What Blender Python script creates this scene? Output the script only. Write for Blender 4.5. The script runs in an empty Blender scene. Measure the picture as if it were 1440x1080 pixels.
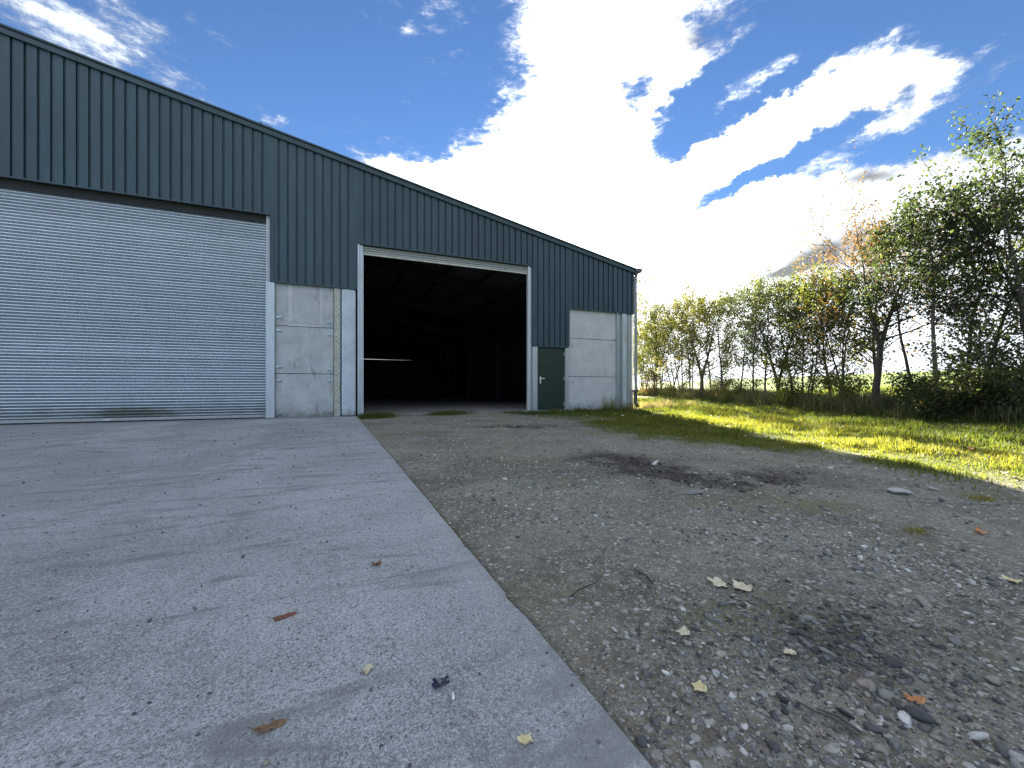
import bpy, bmesh, math, random
import numpy as np
from mathutils import Vector, Matrix

random.seed(7)
R = math.radians
SC = bpy.context.scene
COL = SC.collection

# ------------------------------------------------------------------ camera
SUN_AZ, SUN_EL = 26.0, 18.5          # degrees, azimuth from +Y towards +X
cam_d = bpy.data.cameras.new('camera')
cam = bpy.data.objects.new('camera', cam_d)
COL.objects.link(cam)
cam.location = (0, 0, 0.75)
cam.rotation_euler = (R(90), 0, R(-23.3))
cam_d.sensor_width = 36
cam_d.lens = 14.625
cam_d.shift_y = 5 / 1440
cam_d.clip_start = 0.05
cam_d.clip_end = 3000
SC.camera = cam
SC.view_settings.view_transform = 'Standard'
SC.view_settings.look = 'None'
SC.view_settings.gamma = 1
SC.view_settings.use_curve_mapping = False
SC.view_settings.exposure = 3.5

# ------------------------------------------------------------------ world
class NT:
    """tiny helper round a node tree"""
    def __init__(s, tree):
        s.t = tree; s.n = tree.nodes; s.l = tree.links
    def node(s, kind, **kw):
        n = s.n.new(kind)
        for k, v in kw.items():
            setattr(n, k, v)
        return n
    def put(s, sock, v):
        if v is None: return
        if isinstance(v, bpy.types.NodeSocket): s.l.new(v, sock)
        else: sock.default_value = v
    def math(s, op, a, b=None, c=None, clamp=False):
        n = s.node('ShaderNodeMath', operation=op, use_clamp=clamp)
        s.put(n.inputs[0], a); s.put(n.inputs[1], b); s.put(n.inputs[2], c)
        return n.outputs[0]
    def vec(s, op, a, b=None):
        n = s.node('ShaderNodeVectorMath', operation=op)
        s.put(n.inputs[0], a); s.put(n.inputs[1], b)
        return n.outputs['Value'] if op in ('DOT_PRODUCT', 'LENGTH') else n.outputs[0]
    def noise(s, vec, scale, detail=4, rough=0.55, dist=0.0, color=False):
        n = s.node('ShaderNodeTexNoise')
        s.put(n.inputs['Vector'], vec); n.inputs['Scale'].default_value = scale
        n.inputs['Detail'].default_value = detail; n.inputs['Roughness'].default_value = rough
        n.inputs['Distortion'].default_value = dist
        return n.outputs['Color' if color else 'Fac']
    def voro(s, vec, scale, feature='F1', out='Distance', rnd=1.0):
        n = s.node('ShaderNodeTexVoronoi', feature=feature)
        s.put(n.inputs['Vector'], vec); n.inputs['Scale'].default_value = scale
        n.inputs['Randomness'].default_value = rnd
        return n.outputs[out]
    def ramp(s, fac, stops, interp='LINEAR'):
        n = s.node('ShaderNodeValToRGB'); e = n.color_ramp.elements
        n.color_ramp.interpolation = interp
        while len(e) < len(stops): e.new(0.5)
        for el, (p, c) in zip(e, stops):
            el.position = p
            el.color = c if len(c) == 4 else (*c, 1)
        s.put(n.inputs[0], fac)
        return n.outputs[0]
    def mix(s, fac, a, b, blend='MIX'):
        n = s.node('ShaderNodeMix', data_type='RGBA', blend_type=blend)
        s.put(n.inputs[0], fac)
        for i, v in ((6, a), (7, b)):
            if isinstance(v, tuple) and len(v) == 3: v = (*v, 1)
            s.put(n.inputs[i], v)
        return n.outputs[2]
    def smooth(s, x, lo, hi, a=0.0, b=1.0):
        n = s.node('ShaderNodeMapRange', interpolation_type='SMOOTHSTEP')
        s.put(n.inputs[0], x)
        for i, v in enumerate((lo, hi, a, b)): n.inputs[i + 1].default_value = v
        return n.outputs[0]
    def scale(s, vec, sc, rot=(0, 0, 0)):
        n = s.node('ShaderNodeMapping')
        s.put(n.inputs[0], vec); n.inputs['Scale'].default_value = sc; n.inputs['Rotation'].default_value = rot
        return n.outputs[0]
    def bump(s, h, strength=0.5, dist=0.01, normal=None):
        n = s.node('ShaderNodeBump'); n.inputs['Strength'].default_value = strength
        n.inputs['Distance'].default_value = dist
        s.put(n.inputs['Height'], h); s.put(n.inputs['Normal'], normal)
        return n.outputs[0]

def direction(az, el):
    a, e = R(az), R(el)
    return Vector((math.sin(a) * math.cos(e), math.cos(a) * math.cos(e), math.sin(e)))

world = bpy.data.worlds.new('World')
SC.world = world
world.use_nodes = True
W = NT(world.node_tree)
W.n.clear()
out = W.node('ShaderNodeOutputWorld')
bg = W.node('ShaderNodeBackground')
bg.inputs['Strength'].default_value = 0.05
W.l.new(bg.outputs[0], out.inputs[0])
sky = W.node('ShaderNodeTexSky', sky_type='NISHITA')
sky.sun_disc = False
sky.sun_elevation = R(SUN_EL)
sky.sun_rotation = R(SUN_AZ)
sky.altitude = 50
sky.air_density = 0.9
sky.dust_density = 0.0
sky.ozone_density = 4.0
tc = W.node('ShaderNodeTexCoord')
D = tc.outputs['Generated']
# wind-ragged copy of the view direction
w1 = W.vec('SUBTRACT', W.noise(D, 4.0, 6, 0.65, color=True), (0.5, 0.5, 0.5))
w2 = W.vec('SUBTRACT', W.noise(D, 17.0, 6, 0.7, color=True), (0.5, 0.5, 0.5))
dw = W.vec('ADD', W.vec('ADD', D, W.vec('MULTIPLY', w1, (0.14, 0.14, 0.09))), W.vec('MULTIPLY', w2, (0.075, 0.075, 0.055)))
# cloud banks and clear lanes: azimuth, elevation, half-length, half-height, tilt, weight
CLOUD = [(34.9, 41, .15, .15, -8, 1.0), (31.1, 28.8, .225, .15, -3, 1.3), (23.5, 22.5, .20, .125, 1, 1.2),
         (47.3, 17.6, .40, .155, -8, 1.5), (13.6, 25.6, .085, .03, 4, .6), (59.6, 14.5, .27, .10, -9, 1.3),
         (54.0, 28.3, .20, .055, 13, 1.0), (63.8, 28.6, .11, .042, 14, .8), (43, 38, .075, .06, -13, .45),
         (69.5, 20.1, .115, .026, 3, .55), (73, 14.5, .13, .055, -6, .9),
         (-21, 30.7, .10, .05, -8, .62), (-13.6, 29.0, .036, .018, -9, .62), (9.8, 33.6, .04, .02, 8, .62),
         (-6.1, 29.2, .026, .017, 13, .80), (7.0, 26.6, .075, .026, -9, .95), (69.5, 27.2, .08, .022, 20, .95),
         (10, 10, .5, .10, 0, .7), (95, 14, .35, .12, 0, .8), (72, 5, .5, .09, 0, 1.2), (30, 6, .6, .09, 0, 1.0), (150, 22, .4, .07, 8, .5), (-100, 25, .4, .08, -8, .5), (220, 30, .3, .09, 5, .5), (205, 48, .8, .40, 5, .55), (30, 80, .5, .5, 0, .4), (120, 45, .5, .25, 10, .45), (-70, 52, .5, .22, -10, .45)]  # high and rearward banks are out of view, added to brighten the shaded yard
CLEAR = [(44.6, 29.6, .060, .036, 28, 2.0), (46.5, 33.5, .05, .016, 20, 1.0), (51.0, 23.2, .11, .018, 10, 1.9), (60.0, 25.2, .12, .018, 14, 1.9),
         (47.5, 21.6, .035, .010, 12, 1.0), (39.5, 34.6, .04, .028, 8, .8), (20.5, 36, .08, .12, -3, .5), (73, 30, .08, .05, -20, 1.2), (61.5, 35.5, .12, .035, -6, 1.5),
         (70.0, 23.4, .11, .026, 3, 1.6), (56, 31.6, .13, .014, 16, 1.5), (52, 34.6, .10, .022, 14, .9), (-2, 35, .24, .16, 0, .6), (12.5, 33, .10, .10, 0, .55)]
GREY = [(60.0, 14.6, .10, .028, 12, 1.0), (57.5, 13.2, .06, .010, 4, .8), (63.5, 21.1, .045, .014, -4, .8), (69, 20.5, .10, .03, 0, .4), (47.5, 37.5, .07, .035, 10, .9), (65, 27, .08, .02, 18, .5)]
def lobes(items, vec):
    tot = None
    for az, el, ra, rb, rot, wt in items:
        a, e, r = R(az), R(el), R(rot)
        east = Vector((math.cos(a), -math.sin(a), 0))
        north = Vector((-math.sin(a) * math.sin(e), -math.cos(a) * math.sin(e), math.cos(e)))
        t1 = (east * math.cos(r) + north * math.sin(r)) / ra
        t2 = (north * math.cos(r) - east * math.sin(r)) / rb
        p = W.vec('DOT_PRODUCT', vec, tuple(t1)); q = W.vec('DOT_PRODUCT', vec, tuple(t2))
        # remove the centre's own component so only the tangent offset counts
        s2 = W.math('MULTIPLY_ADD', q, q, W.math('MULTIPLY', p, p))
        g = W.math('POWER', math.e, W.math('MULTIPLY', s2, -1.0))
        tot = W.math('MULTIPLY_ADD', g, wt, tot if tot is not None else 0.0)
    return tot
streak = W.scale(dw, (3.0, 3.0, 7.5), (R(8), R(-10), 0))
fb = W.noise(streak, 1.7, 10, 0.62)
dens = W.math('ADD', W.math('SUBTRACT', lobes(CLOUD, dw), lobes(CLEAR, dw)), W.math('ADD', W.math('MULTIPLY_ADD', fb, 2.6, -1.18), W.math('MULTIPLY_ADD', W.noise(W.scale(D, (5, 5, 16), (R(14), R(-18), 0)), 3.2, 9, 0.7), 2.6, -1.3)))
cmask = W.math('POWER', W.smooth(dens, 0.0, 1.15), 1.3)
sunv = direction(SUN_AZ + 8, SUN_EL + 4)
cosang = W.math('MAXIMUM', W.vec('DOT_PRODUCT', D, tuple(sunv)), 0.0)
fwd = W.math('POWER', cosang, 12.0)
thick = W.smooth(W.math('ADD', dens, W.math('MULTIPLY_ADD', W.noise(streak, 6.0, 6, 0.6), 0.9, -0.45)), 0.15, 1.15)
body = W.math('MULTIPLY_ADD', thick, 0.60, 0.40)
shade = W.math('MULTIPLY', body, W.math('ADD', W.math('MULTIPLY_ADD', fwd, 7.0, 2.6), W.math('MULTIPLY', W.smooth(W.vec('DOT_PRODUCT', D, tuple(sunv)), 0.5, -0.6), 3.8)))  # last term brightens clouds opposite the sun for more fill light
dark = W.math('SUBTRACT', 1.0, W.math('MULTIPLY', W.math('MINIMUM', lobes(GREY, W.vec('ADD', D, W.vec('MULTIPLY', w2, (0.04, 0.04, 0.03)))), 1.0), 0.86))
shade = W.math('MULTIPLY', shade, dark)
ccol = W.vec('MULTIPLY', W.mix(fwd, (0.90, 0.97, 1.05), (1.0, 0.985, 0.95)), None)
ccn = ccol.node
W.l.new(shade, ccn.inputs[1])
clear = W.vec('MULTIPLY', sky.outputs[0], (0.265, 0.288, 0.322))
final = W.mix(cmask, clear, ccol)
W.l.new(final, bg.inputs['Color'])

# ------------------------------------------------------------------ sun
sd = bpy.data.lights.new('sun', 'SUN')
sd.energy = 4.3
sd.angle = R(0.5)
sd.color = (1.0, 0.90, 0.74)
sun = bpy.data.objects.new('sun', sd)
COL.objects.link(sun)
sun.rotation_euler = (-direction(SUN_AZ, SUN_EL)).to_track_quat('-Z', 'Y').to_euler()
sun.location = (30, 50, 40)

# ------------------------------------------------------------------ helpers
def tag(o, label=None, cat=None, group=None, kind=None):
    if label: o['label'] = label
    if cat: o['category'] = cat
    if group: o['group'] = group
    if kind: o['kind'] = kind
    return o

def empty(name, loc=(0, 0, 0), rz=0.0):
    o = bpy.data.objects.new(name, None)
    o.empty_display_size = 0.2
    COL.objects.link(o); o.location = loc; o.rotation_euler = (0, 0, rz)
    return o

def link(name, me, parent=None, mat=None):
    if mat is not None:
        me.materials.clear(); me.materials.append(mat)
    o = bpy.data.objects.new(name, me)
    COL.objects.link(o)
    if parent is not None: o.parent = parent
    return o

def np_mesh(name, V, loops, sizes, smooth=False, tint=None, attrs=None):
    me = bpy.data.meshes.new(name)
    V = np.asarray(V, np.float32); loops = np.asarray(loops, np.int32).ravel(); sizes = np.asarray(sizes, np.int32)
    me.vertices.add(len(V)); me.vertices.foreach_set('co', V.ravel())
    me.loops.add(len(loops)); me.loops.foreach_set('vertex_index', loops)
    me.polygons.add(len(sizes))
    st = np.concatenate(([0], np.cumsum(sizes)[:-1])).astype(np.int32)
    me.polygons.foreach_set('loop_start', st)
    me.update(calc_edges=True)
    me.polygons.foreach_set('use_smooth', np.full(len(sizes), smooth, bool))
    at = dict(attrs or {})
    if tint is not None: at['tint'] = tint
    for k, v in at.items():
        a = me.attributes.new(k, 'FLOAT', 'POINT'); a.data.foreach_set('value', np.asarray(v, np.float32))
    return me

def bm_mesh(name, bm, smooth=False):
    me = bpy.data.meshes.new(name)
    bmesh.ops.recalc_face_normals(bm, faces=bm.faces)
    if smooth:
        for f in bm.faces: f.smooth = True
    bm.to_mesh(me); bm.free()
    return me

def add_box(bm, x0, x1, y0, y1, z0, z1, bev=0.0):
    r = bmesh.ops.create_cube(bm, size=1.0)
    for v in r['verts']:
        v.co = Vector(((x0 + x1) / 2 + v.co.x * (x1 - x0), (y0 + y1) / 2 + v.co.y * (y1 - y0), (z0 + z1) / 2 + v.co.z * (z1 - z0)))
    if bev > 0:
        es = list({e for v in r['verts'] for e in v.link_edges})
        bmesh.ops.bevel(bm, geom=es, offset=bev, segments=2, affect='EDGES', profile=0.6)

def box(name, x0, x1, y0, y1, z0, z1, mat, parent=None, bev=0.0):
    bm = bmesh.new(); add_box(bm, x0, x1, y0, y1, z0, z1, bev)
    return link(name, bm_mesh(name, bm), parent, mat)

def tube_np(pts, rad, k=6):
    """verts, quads of a tapered tube through pts"""
    P = np.asarray(pts, float); n = len(P); rad = np.asarray(rad, float)
    T = np.gradient(P, axis=0); T /= np.linalg.norm(T, axis=1, keepdims=True) + 1e-9
    ref = np.array([0.31, 0.95, 0.05]) if abs(T[0][2]) > 0.5 else np.array([0.05, 0.03, 1.0])
    A = np.cross(T, ref); A /= np.linalg.norm(A, axis=1, keepdims=True) + 1e-9
    B = np.cross(T, A)
    th = np.arange(k) / k * 2 * math.pi
    V = P[:, None, :] + rad[:, None, None] * (A[:, None, :] * np.cos(th)[None, :, None] + B[:, None, :] * np.sin(th)[None, :, None])
    V = V.reshape(-1, 3)
    i = np.arange(n - 1)[:, None] * k; j = np.arange(k)[None, :]; j2 = (j + 1) % k
    Q = np.stack([i + j, i + j2, i + k + j2, i + k + j], -1).reshape(-1, 4)
    return V, Q

def tubes_mesh(name, segs, k=6, smooth=True):
    Vs, Qs, o = [], [], 0
    for pts, rad in segs:
        V, Q = tube_np(pts, rad, k); Vs.append(V); Qs.append(Q + o); o += len(V)
    V = np.concatenate(Vs); Q = np.concatenate(Qs)
    return np_mesh(name, V, Q, np.full(len(Q), 4), smooth)

RNG = np.random.default_rng(11)
LAT = np.random.default_rng(5).random((256, 256))
def vnoise(x, y, sc, seed=0):
    x = np.asarray(x, float) * sc + seed * 17.3 + 1000; y = np.asarray(y, float) * sc + seed * 31.7 + 1000
    xi = np.floor(x).astype(int); yi = np.floor(y).astype(int)
    fx = x - xi; fy = y - yi
    fx = fx * fx * (3 - 2 * fx); fy = fy * fy * (3 - 2 * fy)
    g = lambda a, b: LAT[a % 256, b % 256]
    return (g(xi, yi) * (1 - fx) + g(xi + 1, yi) * fx) * (1 - fy) + (g(xi, yi + 1) * (1 - fx) + g(xi + 1, yi + 1) * fx) * fy
def fbm(x, y, sc, seed=0, o=4):
    t = 0; a = 0.5; n = 0
    for i in range(o):
        t = t + a * vnoise(x, y, sc * 2 ** i, seed + i); n += a; a *= 0.5
    return t / n
def sstep(x, a, b):
    t = np.clip((np.asarray(x, float) - a) / (b - a), 0, 1)
    return t * t * (3 - 2 * t)

# ------------------------------------------------------------------ materials
def material(name):
    m = bpy.data.materials.new(name); m.use_nodes = True
    t = NT(m.node_tree); b = t.n['Principled BSDF']
    return m, t, b

def obj_co(t): return t.node('ShaderNodeTexCoord').outputs['Object']
def world_co(t): return t.node('ShaderNodeNewGeometry').outputs['Position']

def m_cladding(name, base, rough=0.42):
    m, t, b = material(name); p = world_co(t)
    n = t.noise(t.scale(p, (3, 3, 0.6)), 1.5, 5)
    n2 = t.noise(p, 60, 3)
    c = t.mix(t.smooth(n, .35, .75), tuple(base), tuple(x * 1.35 + .004 for x in base))
    c = t.mix(t.math('MULTIPLY', t.smooth(n2, .55, .8), .25), c, (.08, .09, .09))
    oi = t.node('ShaderNodeObjectInfo').outputs['Random']
    c = t.mix(1.0, c, t.ramp(oi, [(0, (.86, .87, .88)), (1, (1.12, 1.11, 1.10))]), 'MULTIPLY')
    run = t.noise(t.scale(p, (14, 14, .35)), 1.0, 5, .6)
    c = t.mix(t.math('MULTIPLY', t.smooth(run, .58, .78), .30), c, (.075, .085, .085))
    t.put(b.inputs['Base Color'], c)
    t.put(b.inputs['Roughness'], t.math('MULTIPLY_ADD', n, .2, rough - .1))
    b.inputs['Specular IOR Level'].default_value = .5
    t.put(b.inputs['Normal'], t.bump(t.noise(p, 5, 3), .22, .02))
    return m

def m_galv(name, base=(.42, .45, .47), rough=.42, metal=.75, dirt=.3):
    m, t, b = material(name); p = world_co(t)
    sp = t.voro(t.scale(p, (1, 1, 1)), 38, out='Color')
    bw = t.node('ShaderNodeRGBToBW'); t.l.new(sp, bw.inputs[0])
    n = t.noise(t.scale(p, (4, 4, 1.0)), 2.2, 6, .65)
    c = t.mix(t.math('MULTIPLY', bw.outputs[0], .35), tuple(base), tuple(x * 1.3 for x in base))
    c = t.mix(t.math('MULTIPLY', t.smooth(n, .5, .8), dirt), c, (.17, .17, .16))
    t.put(b.inputs['Base Color'], c)
    b.inputs['Metallic'].default_value = metal
    t.put(b.inputs['Roughness'], t.math('MULTIPLY_ADD', n, .3, rough - .12))
    return m

def m_concrete(name, lo, hi, stain=(.16, .16, .14), sc=1.0):
    m, t, b = material(name); p = world_co(t)
    n = t.noise(p, 2.2 * sc, 8, .65)
    n2 = t.noise(t.scale(p, (2.2, 2.2, .7)), 3.0 * sc, 6, .6, .6)
    n3 = t.noise(p, 90, 3, .6)
    c = t.mix(t.smooth(n, .3, .7), lo, hi)
    c = t.mix(t.math('MULTIPLY', t.smooth(n2, .54, .72), .55), c, stain)
    c = t.mix(t.math('MULTIPLY', t.smooth(n3, .5, .75), .3), c, tuple(x * .55 for x in lo))
    sep = t.node('ShaderNodeSeparateXYZ'); t.l.new(p, sep.inputs[0])
    base = t.math('MULTIPLY', t.smooth(t.math('MULTIPLY_ADD', t.noise(p, 7, 5), .5, t.math('SUBTRACT', .12, sep.outputs[2])), .05, .45), .7)
    c = t.mix(base, c, (.10, .105, .075))
    t.put(b.inputs['Base Color'], c)
    b.inputs['Roughness'].default_value = .88
    t.put(b.inputs['Normal'], t.bump(t.math('MULTIPLY_ADD', n3, .5, n), .25, .01))
    return m

def m_plain(name, col, rough=.6, metal=0.0, var=.25, sc=6):
    m, t, b = material(name); p = world_co(t)
    n = t.noise(p, sc, 5, .6)
    t.put(b.inputs['Base Color'], t.mix(t.smooth(n, .3, .7), tuple(x * (1 - var) for x in col), tuple(x * (1 + var) for x in col)))
    b.inputs['Roughness'].default_value = rough; b.inputs['Metallic'].default_value = metal
    t.put(b.inputs['Normal'], t.bump(t.noise(p, sc * 8, 3), .15, .004))
    return m

def m_apron():
    m, t, b = material('concrete_apron'); p = world_co(t)
    big = t.noise(t.scale(p, (1, .7, 1)), .55, 7, .62, .8)
    med = t.noise(p, 4.5, 6, .65)
    fine = t.noise(p, 160, 4, .75)
    grit = t.voro(p, 170, out='Color')
    g = t.node('ShaderNodeRGBToBW'); t.l.new(grit, g.inputs[0])
    grit2 = t.node('ShaderNodeRGBToBW'); t.l.new(t.voro(p, 330, out='Color'), grit2.inputs[0])
    c = t.mix(t.smooth(big, .36, .64), (.220, .236, .240), (.385, .410, .414))
    spot = t.noise(p, 1.6, 8, .72, .3)
    c = t.mix(t.math('MULTIPLY', t.smooth(spot, .52, .66), .65), c, (.15, .158, .158))
    sp3 = t.node('ShaderNodeRGBToBW'); t.l.new(t.voro(p, 62, out='Color'), sp3.inputs[0])
    vd3 = t.voro(p, 62)
    fleck = t.math('MULTIPLY', t.smooth(sp3.outputs[0], .30, .24), t.smooth(vd3, .42, .25))
    c = t.mix(t.math('MULTIPLY', fleck, .7), c, (.085, .088, .09))
    fleck2 = t.math('MULTIPLY', t.smooth(sp3.outputs[0], .70, .76), t.smooth(vd3, .34, .2))
    c = t.mix(t.math('MULTIPLY', fleck2, .6), c, (.52, .54, .54))
    c = t.mix(t.math('MULTIPLY', t.smooth(med, .5, .75), .45), c, (.215, .212, .205))
    c = t.mix(t.math('MULTIPLY', t.smooth(fine, .5, .72), .55), c, (.19, .19, .188))
    c = t.mix(t.math('MULTIPLY', t.smooth(fine, .48, .30), .45), c, (.47, .47, .46))
    c = t.mix(t.math('MULTIPLY', t.smooth(g.outputs[0], .62, .78), .45), c, (.46, .46, .45))
    c = t.mix(t.math('MULTIPLY', t.smooth(g.outputs[0], .32, .22), .65), c, (.12, .12, .12))
    c = t.mix(t.math('MULTIPLY', t.smooth(grit2.outputs[0], .70, .8), .6), c, (.58, .58, .57))
    c = t.mix(t.math('MULTIPLY', t.smooth(grit2.outputs[0], .30, .2), .6), c, (.10, .10, .10))
    sx = t.node('ShaderNodeSeparateXYZ'); t.l.new(p, sx.inputs[0])
    wipe = t.noise(t.scale(p, (.9, 3.2, 1), (0, 0, R(24))), 1.3, 7, .68, 1.4)      # scuffed tyre dirt
    c = t.mix(t.math('MULTIPLY', t.smooth(wipe, .50, .66), .75), c, (.155, .155, .152))
    edge = t.math('MULTIPLY', t.smooth(t.math('ADD', sx.outputs[0], t.math('MULTIPLY_ADD', med, .6, -.30)), .20, .60), .28)
    c = t.mix(edge, c, (.36, .385, .39))                                          # cleaner trowelled edge
    back = t.math('MULTIPLY', t.smooth(t.math('MULTIPLY_ADD', med, .8, sx.outputs[1]), 11.2, 12.3), .6)
    c = t.mix(back, c, (.11, .125, .10))                                          # algae along the foot of the shed
    rust = t.smooth(t.noise(p, .9, 4, .6), .62, .75)
    c = t.mix(t.math('MULTIPLY', rust, .6), c, (.29, .235, .215))
    lump = t.voro(t.scale(p, (1, 2.2, 1), (0, 0, R(24))), 15); lsel = t.smooth(t.noise(p, 2.3, 3), .50, .60)
    c = t.mix(t.math('MULTIPLY', t.math('MULTIPLY', t.smooth(lump, .20, .08), lsel), .75), c, (.07, .072, .072))
    tyre = t.noise(t.scale(p, (7, .5, 1), (0, 0, R(-14))), .8, 6, .7, .5)
    c = t.mix(t.math('MULTIPLY', t.smooth(tyre, .56, .74), .35), c, (.13, .132, .13))
    pits = t.voro(t.scale(p, (1, 1.0, 1)), 26, rnd=1)
    pit = t.smooth(pits, .16, .05)
    sel = t.smooth(t.noise(p, 9, 2), .55, .62)
    pit = t.math('MULTIPLY', pit, sel)
    c = t.mix(t.math('MULTIPLY', pit, .8), c, (.045, .045, .046))
    t.put(b.inputs['Base Color'], c)
    b.inputs['Roughness'].default_value = .82
    h = t.math('ADD', t.math('MULTIPLY', fine, .5), t.math('MULTIPLY', g.outputs[0], .6))
    h = t.math('SUBTRACT', h, t.math('MULTIPLY', pit, 1.5))
    t.put(b.inputs['Normal'], t.bump(h, .6, .003, t.bump(med, .25, .02)))
    return m

def m_ground():
    m, t, b = material('gravel_soil_and_turf'); p = world_co(t)
    ga = t.node('ShaderNodeAttribute', attribute_name='grass').outputs['Fac']
    mu = t.node('ShaderNodeAttribute', attribute_name='mud').outputs['Fac']
    n = t.noise(p, 1.1, 7, .65, .5); n2 = t.noise(p, 14, 5, .7); n3 = t.noise(p, 70, 4, .7)
    c = t.mix(t.smooth(n, .3, .7), (.112, .102, .074), (.268, .250, .192))
    c = t.mix(t.math('MULTIPLY', t.smooth(n2, .42, .68), .6), c, (.33, .305, .245))
    c = t.mix(t.math('MULTIPLY', t.smooth(n3, .50, .66), .75), c, (.070, .062, .050))
    for sc, th, amt in ((150, .50, .85), (75, .52, .8), (36, .60, .7)):
        vc = t.node('ShaderNodeRGBToBW'); t.l.new(t.voro(p, sc, out='Color'), vc.inputs[0])
        vd = t.voro(p, sc)
        on = t.math('MULTIPLY', t.smooth(vc.outputs[0], th, th + .06), t.smooth(vd, .48, .34))
        col = t.ramp(t.math('FRACT', t.math('MULTIPLY', vc.outputs[0], 7.31)), [(0, (.10, .103, .11)), (.4, (.22, .225, .225)), (.75, (.36, .355, .33)), (1, (.55, .54, .50))])
        c = t.mix(t.math('MULTIPLY', on, amt), c, col)
    moss = t.math('MULTIPLY', t.smooth(t.noise(p, .8, 5, .65), .50, .66), .60)
    c = t.mix(moss, c, (.15, .16, .075))
    c = t.mix(t.math('MULTIPLY', mu, .86), c, t.mix(t.smooth(n2, .35, .7), (.030, .028, .025), (.10, .09, .077)))
    turf = t.mix(t.smooth(n2, .35, .7), (.050, .070, .018), (.12, .14, .032))
    turf = t.mix(t.smooth(t.noise(p, .25, 5, .6), .55, .7), turf, (.15, .14, .065))
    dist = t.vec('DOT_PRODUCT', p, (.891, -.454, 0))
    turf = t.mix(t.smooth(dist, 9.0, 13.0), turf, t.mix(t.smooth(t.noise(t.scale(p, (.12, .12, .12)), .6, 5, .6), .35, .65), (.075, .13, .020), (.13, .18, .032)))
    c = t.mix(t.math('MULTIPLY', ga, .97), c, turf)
    t.put(b.inputs['Base Color'], c)
    b.inputs['Roughness'].default_value = .9
    b.inputs['Specular IOR Level'].default_value = .08
    hv = t.math('ADD', t.math('MULTIPLY', t.voro(p, 75), -.6), t.math('ADD', n3, t.math('MULTIPLY', n2, .8)))
    t.put(b.inputs['Normal'], t.bump(hv, .9, .008))
    return m

def m_tint(name, stops, rough=.7, translucent=0.0, spec=.3, noise_sc=None):
    m, t, b = material(name)
    a = t.node('ShaderNodeAttribute', attribute_name='tint').outputs['Fac']
    c = t.ramp(a, stops)
    if noise_sc:
        c = t.mix(t.smooth(t.noise(obj_co(t), noise_sc, 4), .4, .7), c, t.mix(.5, c, (.03, .025, .02)))
    t.put(b.inputs['Base Color'], c)
    b.inputs['Roughness'].default_value = rough
    b.inputs['Specular IOR Level'].default_value = spec
    if translucent > 0:
        tr = t.node('ShaderNodeBsdfTranslucent'); t.put(tr.inputs['Color'], t.mix(1.0, c, (1.35, 1.35, .7), 'MULTIPLY'))
        mx = t.node('ShaderNodeMixShader'); mx.inputs[0].default_value = translucent
        t.l.new(b.outputs[0], mx.inputs[1]); t.l.new(tr.outputs[0], mx.inputs[2])
        t.l.new(mx.outputs[0], t.n['Material Output'].inputs[0])
    return m

M = {}
M['clad'] = m_cladding('slate_blue_coated_steel', (.016, .040, .055), .5)
M['trim'] = m_cladding('slate_trim_steel', (.018, .042, .055), .5)
M['galv'] = m_galv('galvanised_steel')
M['galv_dull'] = m_galv('weathered_and_shaded_galvanised_steel', (.36, .38, .38), .5, .5, .5)
def add_stain(m):
    # green-black splash low on the shutter
    t = NT(m.node_tree); b = t.n['Principled BSDF']; p = world_co(t)
    sx = t.node('ShaderNodeSeparateXYZ'); t.l.new(p, sx.inputs[0])
    u = t.math('MULTIPLY', t.math('ADD', sx.outputs[0], 4.1), .85)
    v = t.math('MULTIPLY', t.math('SUBTRACT', sx.outputs[2], .12), 4.2)
    e = t.math('MULTIPLY_ADD', v, v, t.math('MULTIPLY', u, u))
    k = t.math('MULTIPLY', t.smooth(t.math('MULTIPLY_ADD', t.noise(p, 5, 5), .9, e), 1.55, .55), .85)
    k2 = t.math('MULTIPLY', t.smooth(t.math('MULTIPLY_ADD', t.noise(p, 3, 5), .5, sx.outputs[2]), .75, .25), .45)
    old = b.inputs['Base Color'].links[0].from_socket
    oi = t.node('ShaderNodeObjectInfo').outputs['Random']
    old = t.mix(1.0, old, t.ramp(oi, [(0, (.90, .90, .91)), (1, (1.06, 1.06, 1.06))]), 'MULTIPLY')
    gr = t.noise(t.scale(p, (1.6, 1, .25)), 1.2, 6, .65)
    old = t.mix(t.math('MULTIPLY', t.smooth(gr, .5, .8), .07), old, (.20, .21, .20))
    t.put(b.inputs['Base Color'], t.mix(t.math('MAXIMUM', k, k2), old, (.055, .065, .045)))
    met = t.math('SUBTRACT', .85, t.math('MULTIPLY', t.math('MAXIMUM', k, k2), .7))
    t.put(b.inputs['Metallic'], met)
M['slat'] = m_plain('shutter_steel', (.40, .455, .495), .36, .85, .03, 1.5)
add_stain(M['slat'])
for l in list(M['slat'].node_tree.links):
    if l.to_socket.name == 'Normal' and l.to_node.type == 'BSDF_PRINCIPLED': M['slat'].node_tree.links.remove(l)
M['panel'] = m_concrete('precast_concrete', (.33, .35, .36), (.45, .465, .47))
M['panel_pale'] = m_concrete('pale_precast_concrete', (.42, .44, .45), (.52, .53, .53), (.32, .32, .31))
M['column'] = m_concrete('column_concrete', (.38, .43, .47), (.50, .55, .59), (.28, .31, .33))
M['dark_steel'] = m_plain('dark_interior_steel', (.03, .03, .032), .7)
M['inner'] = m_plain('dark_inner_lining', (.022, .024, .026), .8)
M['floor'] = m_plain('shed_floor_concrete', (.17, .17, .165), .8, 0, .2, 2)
M['door'] = m_plain('dark_green_door_paint', (.007, .021, .016), .45, 0, .2, 3)
M['white_plastic'] = m_plain('pale_handle_metal', (.70, .70, .68), .3, .3, .05)
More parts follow.
